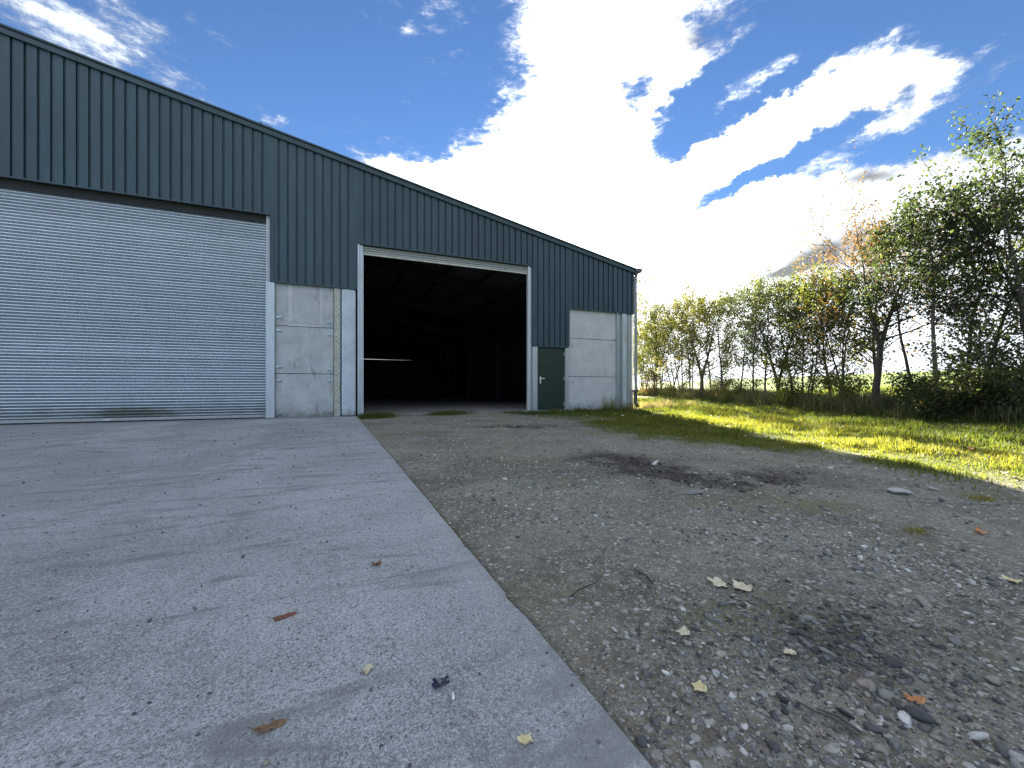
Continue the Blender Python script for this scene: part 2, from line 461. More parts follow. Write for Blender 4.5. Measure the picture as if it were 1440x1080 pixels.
M['pipe'] = m_plain('grey_pipe_plastic', (.22, .24, .25), .4, 0, .15)
M['gutter'] = m_plain('plum_grey_gutter', (.055, .045, .048), .45, 0, .2)
M['roof'] = m_plain('fibre_cement_roofing', (.16, .17, .17), .85, 0, .3)
M['apron'] = m_apron()
M['ground'] = m_ground()
M['bark'] = m_plain('bark', (.060, .050, .038), .9, 0, .45, 14)
M['bark_pale'] = m_plain('pale_bark', (.11, .10, .085), .9, 0, .4, 14)
M['stones'] = m_tint('pebble_stone', [(0, (.055, .056, .060)), (.25, (.145, .146, .145)), (.5, (.25, .245, .225)), (.68, (.30, .26, .21)), (.85, (.44, .43, .40)), (1, (.68, .66, .61))], .75, 0, .35, 60)
LEAFY = {
    'dark': [(0, (.032, .052, .030)), (.5, (.054, .078, .040)), (.85, (.080, .100, .036)), (1, (.12, .11, .035))],
    'green': [(0, (.050, .070, .020)), (.5, (.105, .120, .032)), (.85, (.105, .11, .022)), (1, (.18, .14, .03))],
    'yellow': [(0, (.075, .085, .028)), (.4, (.135, .140, .040)), (.8, (.20, .18, .05)), (1, (.22, .13, .04))],
    'red': [(0, (.075, .055, .028)), (.4, (.15, .090, .042)), (.8, (.20, .105, .050)), (1, (.14, .11, .04))],
    'bramble': [(0, (.030, .050, .020)), (.6, (.060, .082, .032)), (.9, (.11, .09, .045)), (1, (.12, .08, .04))],
    'dry': [(0, (.13, .10, .06)), (.5, (.20, .17, .10)), (1, (.28, .25, .15))],
}
for k, s in LEAFY.items():
    M['leaf_' + k] = m_tint('leaf_' + k, s, .55, .50, .4)
M['grass'] = m_tint('grass_blades', [(0, (.055, .085, .020)), (.45, (.125, .140, .026)), (.75, (.20, .185, .036)), (.92, (.27, .235, .06)), (1, (.34, .28, .12))], .6, .55, .3)
M['long_grass'] = m_tint('long_dry_grass', [(0, (.045, .070, .022)), (.35, (.10, .11, .045)), (.6, (.19, .165, .10)), (1, (.32, .27, .18))], .7, .35, .2)

# ------------------------------------------------------------------ ground
PERP = np.array([.891, -.454]); ALONG = np.array([.454, .891])
def ground_z(x, y):
    x = np.asarray(x, float); y = np.asarray(y, float)
    p = x * .891 - y * .454; s = x * .454 + y * .891
    z = -.012 - .018 * sstep(x, 1.3, .55) + (fbm(x, y, .9, 3, 4) - .5) * .06 * sstep(x, .6, 2.0)
    z = z + .28 * sstep(p, 7.0, 9.2) + (fbm(x, y, .5, 9, 3) - .5) * .09 * sstep(p, 4.5, 6.5)
    z = z + np.minimum(.062 * np.maximum(p - 11.0, 0), 7.5 * (1 - np.exp(-np.maximum(p - 11.0, 0) / 95.0)))
    rm = mud_mask(x, y)
    ang = R(-26)
    q = (x * -math.sin(ang) + y * math.cos(ang))
    z = z + rm * (np.sin(q * 26 + 5 * vnoise(x, y, 1.2, 4)) * .010 + (fbm(x, y, 6, 21, 3) - .5) * .07 - .012)
    inside = (x < .57) | ((y > 11.80) & (x < 9.7))
    return np.where(inside, -.16, np.where((x < .6) & (y < 11.8), np.minimum(z, -.03), z))
def mud_mask(x, y):
    # a churned strip of wheel marks running across the yard towards the grass
    cx, cy = 2.95, 3.0; a = R(-57)
    u = (x - cx) * math.cos(a) + (y - cy) * math.sin(a); v = -(x - cx) * math.sin(a) + (y - cy) * math.cos(a)
    w = (fbm(x, y, 1.6, 12, 4) - .5)
    m1 = np.exp(-(u / 1.05) ** 4) * np.exp(-((v + w * 1.4) / .48) ** 2)
    u2 = (x - 3.6) * .94 + (y - 7.4) * -.34; v2 = (x - 3.6) * .34 + (y - 7.4) * .94
    m2 = .7 * np.exp(-(u2 / 1.3) ** 4) * np.exp(-((v2 + w) / .32) ** 2)
    n = sstep(fbm(x, y, 5.5, 15, 4), .42, .54)
    return np.clip((m1 + m2) * 1.35 * (.35 + .65 * n), 0, 1)
def grass_mask(x, y):
    x = np.asarray(x, float); y = np.asarray(y, float)
    w = (fbm(x, y, .7, 31, 4) - .5)
    a = sstep(x + w * 1.9, 4.35, 5.35)
    near = sstep(x + w * 3.0 + sstep(y, 3.0, .8) * -1.0, 4.2, 6.2)
    a = np.where(y < 3, np.minimum(a, near * .5 + a * .5), a)
    b = sstep(y + w * 1.6, 9.5, 10.5) * sstep(x + w * 1.5, 4.0, 5.1)
    g = np.maximum(a, b)
    for cx, cy, rx, ry in ((.95, 11.1, .45, .5), (2.95, 11.45, .60, .30)):
        g = np.maximum(g, np.exp(-((x - cx) / rx) ** 2 - ((y - cy) / ry) ** 2) * 1.2 - .15)
    thin = sstep(fbm(x, y, 1.1, 44, 4), .36, .50)
    edge = sstep(x, 7.5, 5.0)
    g = g * (1 - .65 * edge * (1 - thin))
    return np.clip(g, 0, 1)

def axis(lo, hi, step, far, grow=1.22):
    mid = list(np.arange(lo, hi + 1e-6, step)); a = []; d = step; v = hi
    while v < far: d *= grow; v += d; a.append(v)
    b = []; d = step; v = lo
    while v > -far: d *= grow; v -= d; b.append(v)
    return np.array(b[::-1] + mid + a)
gx = axis(.55, 13.0, .05, 900); gy = axis(-.8, 13.0, .05, 900)
GX, GY = np.meshgrid(gx, gy, indexing='ij')
GZ = ground_z(GX, GY)
nx, ny = GX.shape
idx = np.arange(nx * ny).reshape(nx, ny)
Q = np.stack([idx[:-1, :-1], idx[1:, :-1], idx[1:, 1:], idx[:-1, 1:]], -1).reshape(-1, 4)
gm = grass_mask(GX, GY)
mm = np.clip(mud_mask(GX, GY) * 1.1 + .55 * np.exp(-((GX - 1.42) / .28) ** 2 - ((GY - .78) / .24) ** 2) + .35 * sstep(fbm(GX, GY, .9, 71, 4), .56, .70) * (GX < 4.2), 0, 1)
me = np_mesh('ground', np.stack([GX, GY, GZ], -1).reshape(-1, 3), Q, np.full(len(Q), 4), True, attrs={'grass': gm.ravel(), 'mud': mm.ravel()})
tag(link('ground', me, None, M['ground']), 'brown stony ground with worn grass rising to a green field', kind='structure')

# concrete apron with a worn, slightly broken arris
ys = np.concatenate([np.arange(-6, 11.70, .06), [11.70]])
ex = .588 + (fbm(ys, ys * 0, 2.2, 3, 4) - .5) * .018 - .014 * sstep(vnoise(ys, ys * 0, 7.1, 8), .80, .92)
V, F = [], []
rows = [(-26.0, 0, 1), (-6, 0, 1), (-2, 0, 1)]
for y, e in zip(ys, ex):
    V += [(-28, y, 0), (e - .14, y, 0), (e - .010, y, -.001), (e, y, -.010), (e + .003, y, -.14)]
V = np.array(V); n = len(ys); k = 5
i = np.arange(n - 1)[:, None] * k; j = np.arange(k - 1)[None, :]
Q = np.stack([i + j, i + j + 1, i + k + j + 1, i + k + j], -1).reshape(-1, 4)
me = np_mesh('concrete_apron', V, Q, np.full(len(Q), 4), True)
tag(link('concrete_apron', me, None, M['apron']), 'grey concrete apron slab in front of the shed', kind='structure')

# ------------------------------------------------------------------ the shed
FY = 11.75                      # front face of the cladding
EAVE_X, EAVE_Z, SLOPE, RIDGE_X = 9.74, 4.885, .1954, -8.0
LEFT_X = 2 * RIDGE_X - EAVE_X
BACK_Y = 40.0
def roof_z(x): return EAVE_Z + (EAVE_X - max(x, 2 * RIDGE_X - x)) * SLOPE
barn = empty('farm_shed', (0, FY, 0))
barn.location = (0, 0, 0)
tag(barn, 'long farm shed with slate blue cladding above concrete panels and two big roller doors', 'shed')

def cladding(x0, x1, zb, flat_l=0.0, flat_r=0.0):
    """profiled sheets about 1 m wide, each its own part"""
    pitch, g0, g1, depth = .2, .146, .1945, .042
    n = max(1, round((x1 - x0) / 1.0)); w = (x1 - x0) / n
    for s in range(n):
        a = x0 + s * w; b = a + w
        prof = [(a + .0006, 0)]
        x = a - ((a - x0) % pitch)
        while x < b:
            for q, d in ((g0, 0), (g0 + .004, depth), (g0 + .016, depth), (g0 + .018, depth - .012), (g1 - .018, depth - .012), (g1 - .016, depth), (g1 - .004, depth), (g1, 0)):
                xx = x + q
                if a + .002 < xx < b - .002 and xx > x0 + flat_l and xx < x1 - flat_r: prof.append((xx, d))
            x += pitch
        prof.append((b - .0006, prof[-1][1] if prof[-1][1] else 0))
        V, F = [], []
        j = (RNG.random() - .5) * .004
        for xx, d in prof:
            y = FY + d + j * 0.4
            V += [(xx, y, zb), (xx, y, roof_z(xx) - .02)]
        for q in range(len(prof) - 1): F.append((2 * q, 2 * q + 2, 2 * q + 3, 2 * q + 1))
        link('cladding_sheet', np_mesh('cladding_sheet', V, np.array(F), np.full(len(F), 4)), barn, M['clad'])
Z1, Z2, Z3, Z4, Z5 = 5.02, 3.37, 4.59, 2.07, 3.35
cladding(LEFT_X, -6.75, .3)
cladding(-6.75, -1.40, Z1)
cladding(-1.40, .60, Z2, .11, .16)
cladding(.60, 5.78, Z3, 0, 0)
cladding(5.78, 7.07, Z4, .04, .04)
cladding(7.07, 9.72, Z5, 0, .10)
# drip trims along every lower edge, and the upright corner trims
for x0, x1, z in ((-6.75, -1.40, Z1), (-1.40, .60, Z2), (.60, 5.78, Z3), (5.78, 7.07, Z4), (7.07, 9.72, Z5)):
    box('drip_trim', x0 + .002, x1 - .002, FY - .018, FY + .05, z - .030, z + .006, M['trim'], barn, .004)
for x, z0, z1 in ((-1.385, Z2, Z1), (.52, Z2 + .03, Z3), (5.80, Z4 + .03, Z3), (7.05, Z4 + .03, Z5)):
    box('corner_trim', x - .04, x + .055, FY - .012, FY + .035, z0, z1 - .032, M['trim'], barn, .003)
box('corner_trim', 9.66, 9.735, FY - .012, FY + .06, Z5 - .02, 4.78, M['trim'], barn, .003)
box('joint_cover', 1.83, 1.94, FY - .008, FY + .004, Z3 + .01, roof_z(1.9) - .1, M['trim'], barn, .002)

def sloped(name, x0, x1, y0, y1, zo0, zo1, mat):
    bm = bmesh.new()
    vs = [bm.verts.new((x, y, roof_z(x) + z)) for x in (x0, x1) for y in (y0, y1) for z in (zo0, zo1)]
    for f in ((0, 1, 3, 2), (4, 6, 7, 5), (0, 4, 5, 1), (2, 3, 7, 6), (0, 2, 6, 4), (1, 5, 7, 3)): bm.faces.new([vs[i] for i in f])
    bmesh.ops.bevel(bm, geom=list(bm.edges), offset=.006, segments=1, affect='EDGES')
    return link(name, bm_mesh(name, bm), barn, mat)
sloped('verge_trim', RIDGE_X + .01, EAVE_X + .02, FY - .055, FY + .02, -.120, .005, M['trim'])
sloped('verge_cap', RIDGE_X + .01, EAVE_X + .05, FY - .090, FY + .10, .008, .052, M['trim'])
sloped('verge_trim', LEFT_X, RIDGE_X - .01, FY - .055, FY + .02, -.120, .005, M['trim'])
sloped('verge_cap', LEFT_X, RIDGE_X - .01, FY - .090, FY + .10, .008, .052, M['trim'])
sloped('roof', RIDGE_X, EAVE_X + .12, FY + .11, BACK_Y + .1, -.03, .055, M['roof'])
sloped('roof', LEFT_X - .12, RIDGE_X, FY + .11, BACK_Y + .1, -.03, .055, M['roof'])
# small loose flashing end and wire standing above the verge
bm = bmesh.new()
z0 = roof_z(-1.57)
add_box(bm, -1.60, -1.57, FY + .02, FY + .06, z0 + .06, z0 + .17, .004)
add_box(bm, -1.585, -1.555, FY + .02, FY + .06, z0 + .10, z0 + .135, .004)
fx = link('roof_fixing', bm_mesh('roof_fixing', bm), barn, M['gutter'])
fx['label'] = 'small dark fixing sticking up from the roof edge'
fx.data.transform(Matrix.Translation((-1.585, 0, z0 + .07)) @ Matrix.Rotation(R(-28), 4, 'Y') @ Matrix.Translation((1.585, 0, -z0 - .07)))
link('roof_wire', tubes_mesh('roof_wire', [(((-1.53, FY + .04, roof_z(-1.53) + .145), (-1.40, FY + .04, roof_z(-1.40) + .125), (-1.25, FY + .04, roof_z(-1.25) + .075)), (.007, .007, .007))], 5), barn, M['gutter'])

# roller shutter, closed
def slat_profile(w):
    # one convex curved lath with a rolled joint
    pr = [(.004, .000), (-.003, .003), (-.012, .010), (-.020, .021), (-.024, .034), (-.022, .045), (-.014, .055), (-.004, .060), (.004, .0625), (.006, .0668)]
    V = [(x, y, z) for x in (0, w) for y, z in pr]
    k = len(pr); F = [(i, i + k, i + k + 1, i + 1) for i in range(k - 1)]
    return np_mesh('slat', V, np.array(F), np.full(len(F), 4), True)
sh = empty('roller_shutter'); sh.parent = barn
sh['label'] = 'closed galvanised roller shutter of narrow ribbed slats'
SX0, SX1, SY = -6.70, -1.512, FY + .19
sm = slat_profile(SX1 - SX0)
sm.materials.append(M['slat'])
PIT = .0668
for q in range(72):
    o = link('slat', sm, sh); o.location = (SX0, SY + RNG.normal() * .0008, .075 + q * PIT)
box('bottom_rail', SX0, SX1, SY - .03, SY + .02, .012, .075, M['galv_dull'], sh, .006)
box('shutter_tag', -4.62, -4.50, SY - .036, SY - .031, .028, .05, M['white_plastic'], sh)
box('shutter_guide', -1.512, -1.40, FY + .08, FY + .24, .0, 5.2, M['galv_dull'], barn, .004)
box('shutter_guide', -6.80, -6.70, FY + .08, FY + .24, .0, 5.2, M['galv_dull'], barn, .004)
box('shutter_hood', -6.75, -1.512, FY + .12, FY + .8, 4.83, 5.6, M['inner'], barn)
box('jamb_post', -1.508, -1.318, FY - .02, FY + .075, 0, Z2 - .034, M['galv'], barn, .008)

# bracket plates with a bolt, sub-parts of the concrete panels
bm = bmesh.new()
add_box(bm, -.065, .065, -.022, 0, -.024, .024, .004)
add_box(bm, .005, .045, -.050, -.022, -.018, .018, .005)
BR = bm_mesh('bracket', bm); BR.materials.append(M['slat'])
bm = bmesh.new()
bmesh.ops.create_cone(bm, cap_ends=True, segments=12, radius1=.035, radius2=.026, depth=.02, matrix=Matrix.Rotation(R(90), 4, 'X'))
BO = bm_mesh('bolt', bm); BO.materials.append(M['galv'])
def panels(x0, x1, zs, y, mat, marks, kind):
    for a, b in zip(zs[:-1], zs[1:]):
        p = box('concrete_panel', x0, x1, y, y + .14, a + .006, b - .006, mat, barn, .012)
        for bx, bz, flip in marks:
            if a < bz < b:
                o = link('bracket' if kind is BR else 'bolt', kind, p)
                o.location = (bx, y - (.0 if kind is BR else .009), bz)
                if flip: o.rotation_euler = (0, math.pi, 0)
mk = [(-1.235, z, False) for z in (2.50, 2.17, 1.27, .93, .10)] + [(-.07, z, True) for z in (2.46, 2.12, 1.22, .93, .12)]
panels(-1.316, .020, (-.02, 1.10, 2.295, 3.46), FY + .06, M['panel'], mk, BR)
# lighter mortar lip on the joint and formwork scars on the top panel
box('panel_lip', -1.05, -.25, FY + .054, FY + .06, 2.30, 2.345, M['panel_pale'], barn, .002)
box('panel_lip', -1.02, -.94, FY + .054, FY + .06, 2.42, 3.33, M['panel_pale'], barn, .002)
box('panel_lip', -.30, -.24, FY + .054, FY + .06, 2.38, 3.33, M['panel_pale'], barn, .002)

def perforated(x0, x1, y, z0, z1, n):
    V, F = [], []
    w = x1 - x0
    xs = [x0, x0 + w * .2, x0 + w * .40, x0 + w * .60, x0 + w * .8, x1]
    dz = (z1 - z0) / n; zs = []
    for i in range(n): zs += [z0 + i * dz, z0 + i * dz + dz * .38, z0 + i * dz + dz * .69]
    zs.append(z1)
    for d in (0, .006):
        for z in zs:
            for x in xs: V.append((x, y + d, z))
    k = len(xs); L = len(zs) * k
    hole = lambda i, j: (i % 3 == 1) and ((j == 1 and (i // 3) % 2 == 0) or (j == 3 and (i // 3) % 2 == 1))
    for i in range(len(zs) - 1):
        for j in range(k - 1):
            a, b, c, d = i * k + j, i * k + j + 1, (i + 1) * k + j + 1, (i + 1) * k + j
            if hole(i, j):
                for s, t in ((a, b), (b, c), (c, d), (d, a)): F.append((s, t, t + L, s + L))
            else: F.append((a, b, c, d))
    return link('perforated_strip', np_mesh('perforated_strip', V, np.array(F), np.full(len(F), 4)), barn, M['strip'])
M['strip'] = m_plain('cream_galvanised_strip', (.42, .41, .35), .5, .2, .2, 9)
box('channel_back', .045, .165, FY + .035, FY + .06, 0, Z2 - .034, M['dark_steel'], barn)
perforated(.050, .160, FY + .015, .0, Z2 - .034, 52)
box('channel_flange', .030, .048, FY + .0, FY + .06, 0, Z2 - .034, M['strip'], barn, .002)
box('channel_flange', .162, .180, FY + .0, FY + .06, 0, Z2 - .034, M['galv_dull'], barn, .002)
box('concrete_column', .206, .560, FY - .01, FY + .30, 0, Z2 - .034, M['column'], barn, .05)
# opening with its rolled up shutter
box('shutter_guide', .604, .655, FY - .012, FY + .12, .02, Z3 - .034, M['galv'], barn, .006)
box('shutter_guide', .660, .735, FY + .035, FY + .16, .02, Z3 - .034, M['galv'], barn, .006)
box('guide_lip', .737, .748, FY + .0, FY + .05, .02, Z3 - .26, M['white_plastic'], barn, .002)
box('shutter_guide', 5.630, 5.655, FY + .01, FY + .16, .02, Z3 - .034, M['white_plastic'], barn, .004)
box('shutter_guide', 5.660, 5.735, FY + .055, FY + .16, .02, Z3 - .034, M['galv'], barn, .006)
ru = empty('raised_shutter'); ru.parent = barn
ru['label'] = 'rolled up shutter with its lowest slats showing under the cladding'
sm2 = slat_profile(5.63 - .735); sm2.materials.append(M['galv_dull'])  # duller steel here paints in the shade under the cladding
for q in range(3):
    o = link('slat', sm2, ru); o.location = (.735, FY + .11, 4.365 + q * PIT)
box('bottom_rail', .735, 5.63, FY + .085, FY + .13, 4.318, 4.366, M['strip'], ru, .006)
box('shutter_hood', .737, 5.628, FY + .075, FY + .8, 4.545, 5.25, M['inner'], barn)
box('threshold', .60, 5.78, FY - .02, FY + .35, -.12, .035, M['floor'], barn, .01)
# personnel door between two posts
box('jamb_post', 5.765, 5.935, FY - .01, FY + .12, 0, Z4 - .034, M['galv'], barn, .006)
box('jamb_web', 5.737, 5.762, FY + .06, FY + .30, 0, Z3 - .034, M['galv_dull'], barn, .003)
dr = box('door', 5.962, 6.925, FY + .055, FY + .105, .035, 2.034, M['door'], barn, .006)
box('door_sill', 5.94, 6.945, FY + .02, FY + .18, -.1, .030, M['galv_dull'], barn, .004)
bm = bmesh.new(); add_box(bm, 6.045, 6.085, FY + .041, FY + .056, .88, 1.10, .004); add_box(bm, 6.058, 6.076, FY + .005, FY + .041, 1.028, 1.046, .003); add_box(bm, 6.055, 6.20, FY + .0, FY + .015, 1.025, 1.050, .006)
link('handle', bm_mesh('handle', bm), dr, M['white_plastic'])
for z in (.22, 1.05, 1.84):
    box('hinge', 6.910, 6.945, FY + .035, FY + .054, z - .05, z + .05, M['galv_dull'], dr, .004)
box('jamb_post', 6.950, 7.072, FY - .005, FY + .12, 0, Z4 - .034, M['galv'], barn, .006)
mk2 = [(8.90, z, False) for z in (2.42, 2.15, 1.22, .93)] + [(7.27, z, False) for z in (2.13, .93)]
panels(7.085, 8.995, (-.02, 1.11, 2.375, 3.45), FY + .06, M['panel_pale'], mk2, BO)
bm = bmesh.new(); add_box(bm, 9.00, 9.055, FY - .02, FY + .20, 0, Z5 - .034, .004); add_box(bm, 9.055, 9.215, FY + .08, FY + .10, 0, Z5 - .034, .004); add_box(bm, 9.215, 9.245, FY - .02, FY + .20, 0, Z5 - .034, .004)
link('steel_column', bm_mesh('steel_column', bm), barn, M['galv'])
st = box('bolted_strip', 9.25, 9.385, FY - .012, FY + .07, 0, Z5 - .034, M['column'], barn, .008)
for z in (2.42, 1.62, .9):
    o = link('bolt', BO, st); o.location = (9.31, FY - .02, z)
V, F = [], []
pr = [(9.388, .02), (9.45, .02), (9.458, .05), (9.50, .05), (9.508, .02), (9.58, .02), (9.588, .05), (9.63, .05), (9.638, .02), (9.72, .02)]
for x, d in pr: V += [(x, FY + d, 0), (x, FY + d, Z5 - .03)]
for q in range(len(pr) - 1): F.append((2 * q, 2 * q + 2, 2 * q + 3, 2 * q + 1))
link('corner_sheet', np_mesh('corner_sheet', V, np.array(F), np.full(len(F), 4)), barn, M['galv'])
# gutter, its stop end and the downpipe on the corner
V, F = [], []
gxs = [(9.76 + .12 - .12 * math.cos(a), 4.92 - .16 * math.sin(a)) for a in np.linspace(0, math.pi, 11)]
for x, z in gxs: V += [(x, FY - .11, z), (x, BACK_Y, z)]
for q in range(10): F.append((2 * q, 2 * q + 1, 2 * q + 3, 2 * q + 2))
link('gutter', np_mesh('gutter', V, np.array(F), np.full(len(F), 4), True), barn, M['gutter'])
bm = bmesh.new()
vs = [bm.verts.new((x, FY - .112, z)) for x, z in gxs]; bm.faces.new(vs)
r = bmesh.ops.extrude_face_region(bm, geom=list(bm.faces)); bmesh.ops.translate(bm, verts=[v for v in r['geom'] if isinstance(v, bmesh.types.BMVert)], vec=(0, -.02, 0))
link('gutter_end', bm_mesh('gutter_end', bm), barn, M['gutter'])
box('fascia', 9.735, 9.758, FY - .05, BACK_Y, 4.70, 4.90, M['gutter'], barn)
DX, DY = 9.748, FY - .07
dp = link('downpipe', tubes_mesh('downpipe', [(((DX, DY, 4.60), (DX, DY, 3.0), (DX, DY, 1.5), (DX, DY, .60)), (.048,) * 4)], 14), barn, M['pipe'])
link('swan_neck', tubes_mesh('swan_neck', [(((DX + .05, DY - .0, 4.80), (DX + .055, DY, 4.74), (DX + .03, DY, 4.68), (DX, DY, 4.63), (DX, DY, 4.56)), (.05, .05, .05, .05, .05))], 12), barn, M['gutter'])
for z in (4.55, 3.05, 1.75):
    o = link('pipe_collar', tubes_mesh('pipe_collar', [(((DX, DY, z - .05), (DX, DY, z), (DX, DY, z + .05)), (.058, .060, .058))], 14), dp, M['pipe'])
    box('pipe_clip', DX - .10, DX + .02, DY - .03, DY + .045, z - .012, z + .012, M['galv_dull'], dp)
link('pipe_shoe', tubes_mesh('pipe_shoe', [(((DX, DY, .64), (DX, DY, .40), (DX, DY, .25), (DX, DY - .03, .16), (DX, DY - .10, .10)), (.060, .062, .062, .066, .066))], 14), barn, M['gutter'])
box('pipe_bracket', DX - .12, DX + .09, DY - .07, DY + .05, .60, .66, M['gutter'], barn, .004)
# sides, back and inside
box('side_wall', 9.60, 9.72, FY + .16, BACK_Y, -.05, 2.3, M['panel'], barn)
box('side_cladding', 9.64, 9.735, FY + .06, BACK_Y, 2.302, EAVE_Z - .03, M['clad'], barn)
box('side_wall', LEFT_X, LEFT_X + .12, FY + .05, BACK_Y, -.05, EAVE_Z - .03, M['clad'], barn)
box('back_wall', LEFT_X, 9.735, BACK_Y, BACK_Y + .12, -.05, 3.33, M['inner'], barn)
def gable(name, y, zb, mat, x0=LEFT_X, x1=9.735):
    bm = bmesh.new(); pts = [(x0, zb(x0)), (x1, zb(x1)), (x1, roof_z(x1) - .02), (RIDGE_X, roof_z(RIDGE_X) - .02), (x0, roof_z(x0) - .02)]
    fr = [bm.verts.new((x, y, z)) for x, z in pts]; bk = [bm.verts.new((x, y + .05, z)) for x, z in pts]
    bm.faces.new(fr); bm.faces.new(bk[::-1])
    for i in range(len(pts)): bm.faces.new((fr[i], fr[(i + 1) % len(pts)], bk[(i + 1) % len(pts)], bk[i]))
    return link(name, bm_mesh(name, bm), barn, mat)
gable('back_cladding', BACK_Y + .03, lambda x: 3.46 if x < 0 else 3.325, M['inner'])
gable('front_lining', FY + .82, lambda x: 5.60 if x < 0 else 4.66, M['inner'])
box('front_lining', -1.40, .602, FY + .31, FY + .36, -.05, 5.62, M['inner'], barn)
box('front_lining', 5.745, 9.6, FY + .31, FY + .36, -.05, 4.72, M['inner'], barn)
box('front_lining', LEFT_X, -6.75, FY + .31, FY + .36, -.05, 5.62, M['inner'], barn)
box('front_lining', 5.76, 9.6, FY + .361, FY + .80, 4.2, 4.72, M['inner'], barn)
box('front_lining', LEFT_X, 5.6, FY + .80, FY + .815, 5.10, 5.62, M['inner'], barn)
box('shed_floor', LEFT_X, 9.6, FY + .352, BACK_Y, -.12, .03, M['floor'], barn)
for q in range(4):
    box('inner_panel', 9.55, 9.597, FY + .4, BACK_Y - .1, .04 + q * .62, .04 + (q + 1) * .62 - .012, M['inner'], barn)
for y in (18, 24, 30, 36):
    pf = empty('portal_frame'); pf.parent = barn
    box('stanchion', 9.25, 9.53, y, y + .15, 0, EAVE_Z - .25, M['dark_steel'], pf)
    bm = bmesh.new()
    vs = [bm.verts.new((x, yy, roof_z(x) + z)) for x in (RIDGE_X, 9.4) for yy in (y, y + .15) for z in (-.62, -.22)]
    for f in ((0, 1, 3, 2), (4, 6, 7, 5), (0, 4, 5, 1), (2, 3, 7, 6), (0, 2, 6, 4), (1, 5, 7, 3)): bm.faces.new([vs[i] for i in f])
    link('rafter', bm_mesh('rafter', bm), pf, M['dark_steel'])
for x in np.arange(-6, 9.3, 1.5):
    z = roof_z(x) - .05
    box('purlin', x - .03, x + .03, FY + .9, BACK_Y, z - .17, z - .03 - .02, M['dark_steel'], barn)

# ------------------------------------------------------------------ vegetation
def leaf_mesh(name, C, size, tint, mat, up=.0, aspect=.62, rng=RNG):
    n = len(C)
    d = rng.normal(size=(n, 3)); d[:, 2] -= .35; d /= np.linalg.norm(d, axis=1, keepdims=True)
    s = np.cross(d, rng.normal(size=(n, 3))); s /= np.linalg.norm(s, axis=1, keepdims=True) + 1e-9
    nn = np.cross(d, s)
    L = (size * rng.uniform(.6, 1.35, n))[:, None]
    a = C; t = C + d * L; m = C + d * L * .45
    l = m + s * L * aspect * .5 + nn * L * .12; r = m - s * L * aspect * .5 + nn * L * .12
    V = np.stack([a, l, t, r], 1).reshape(-1, 3)
    b = np.arange(n)[:, None] * 4
    T = np.concatenate([b + np.array([[0, 2, 1]]), b + np.array([[0, 3, 2]])], 1).reshape(-1, 3)
    return np_mesh(name, V, T, np.full(len(T), 3), False, np.repeat(tint, 4))

def grow(rng, H, r0, fork, spread, nb, sub, lean=(0, 0), up=.5, forks=1, stem=0):
    """trunk and limbs as polylines; returns segs and twig points that carry leaves"""
    segs, twigs = [], []
    def limb(p, d, L, r, n, curve, wob):
        pts = [p]; dd = d.copy()
        for i in range(n):
            dd = dd + np.array([0, 0, curve]) / n + rng.normal(size=3) * wob
            dd /= np.linalg.norm(dd); p = p + dd * L / n; pts.append(p)
        rad = np.maximum(r * (1 - .86 * np.linspace(0, 1, n + 1) ** .9), .0045)
        return np.array(pts), rad
    heads = []
    split = stem if forks > 1 else 0
    foot = np.array([0, 0, -.12])
    if split > 0:
        d = np.array([lean[0], lean[1], 1.0]); d /= np.linalg.norm(d)
        pts, rad = limb(foot, d, H * split, r0, 5, .1, .03)
        rad = r0 * np.linspace(1.25, .82, 6); segs.append((pts, rad)); foot = pts[-1]
    a0 = rng.uniform(0, 6.28) if split == 0 else -.45
    for f in range(forks):
        ang = a0 + f * 6.28 / forks + rng.normal() * .2; tilt = 0 if forks == 1 else (rng.uniform(.05, .16) if split == 0 else rng.uniform(.22, .38))
        d = np.array([math.cos(ang) * tilt + lean[0], math.sin(ang) * tilt + lean[1], 1.0]); d /= np.linalg.norm(d)
        base = foot if split > 0 or f == 0 else foot + np.array([rng.normal() * .10, rng.normal() * .10, 0])
        pts, rad = limb(base, d, H * (1 - split) * rng.uniform(.88, 1.0), r0 * (.78 if forks > 1 else 1), 12, .12, .045)
        if split == 0: rad[0] *= 1.25
        segs.append((pts, rad)); heads.append((pts, rad))
    if split > 0: fork = max(0.08, (fork - split) / (1 - split))
    for pts, rad in heads:
        for b in range(nb // len(heads)):
            t = fork + (1 - fork) * (b + rng.random()) / (nb // len(heads)); t = min(t, .97)
            i = t * (len(pts) - 1); k = int(i); fr = i - k
            p = pts[k] * (1 - fr) + pts[min(k + 1, len(pts) - 1)] * fr
            rr = (rad[k] * (1 - fr) + rad[min(k + 1, len(rad) - 1)] * fr)
            az = b * 2.399 + rng.normal() * .5
            rel = (t - fork) / (1 - fork)
            L = spread * (.45 + .75 * math.sin(math.pi * min(1, .22 + .72 * rel))) * rng.uniform(.75, 1.15)
            d = np.array([math.cos(az), math.sin(az), up + .9 * rel]); d /= np.linalg.norm(d)
            bp, br = limb(p, d, L, max(rr * .5, .008), 6, .35, .10)
            segs.append((bp, br)); twigs.append(bp[3:])
            for s in range(sub):
                q = rng.integers(2, 6); d2 = rng.normal(size=3) * .7 + (bp[q] - bp[q - 1]) / (np.linalg.norm(bp[q] - bp[q - 1]) + 1e-9); d2 /= np.linalg.norm(d2)
                sp, sr = limb(bp[q], d2, L * rng.uniform(.3, .55), max(br[q] * .5, .004), 4, .15, .14)
                segs.append((sp, sr)); twigs.append(sp[1:])
        twigs.append(pts[-4:])
    return segs, twigs

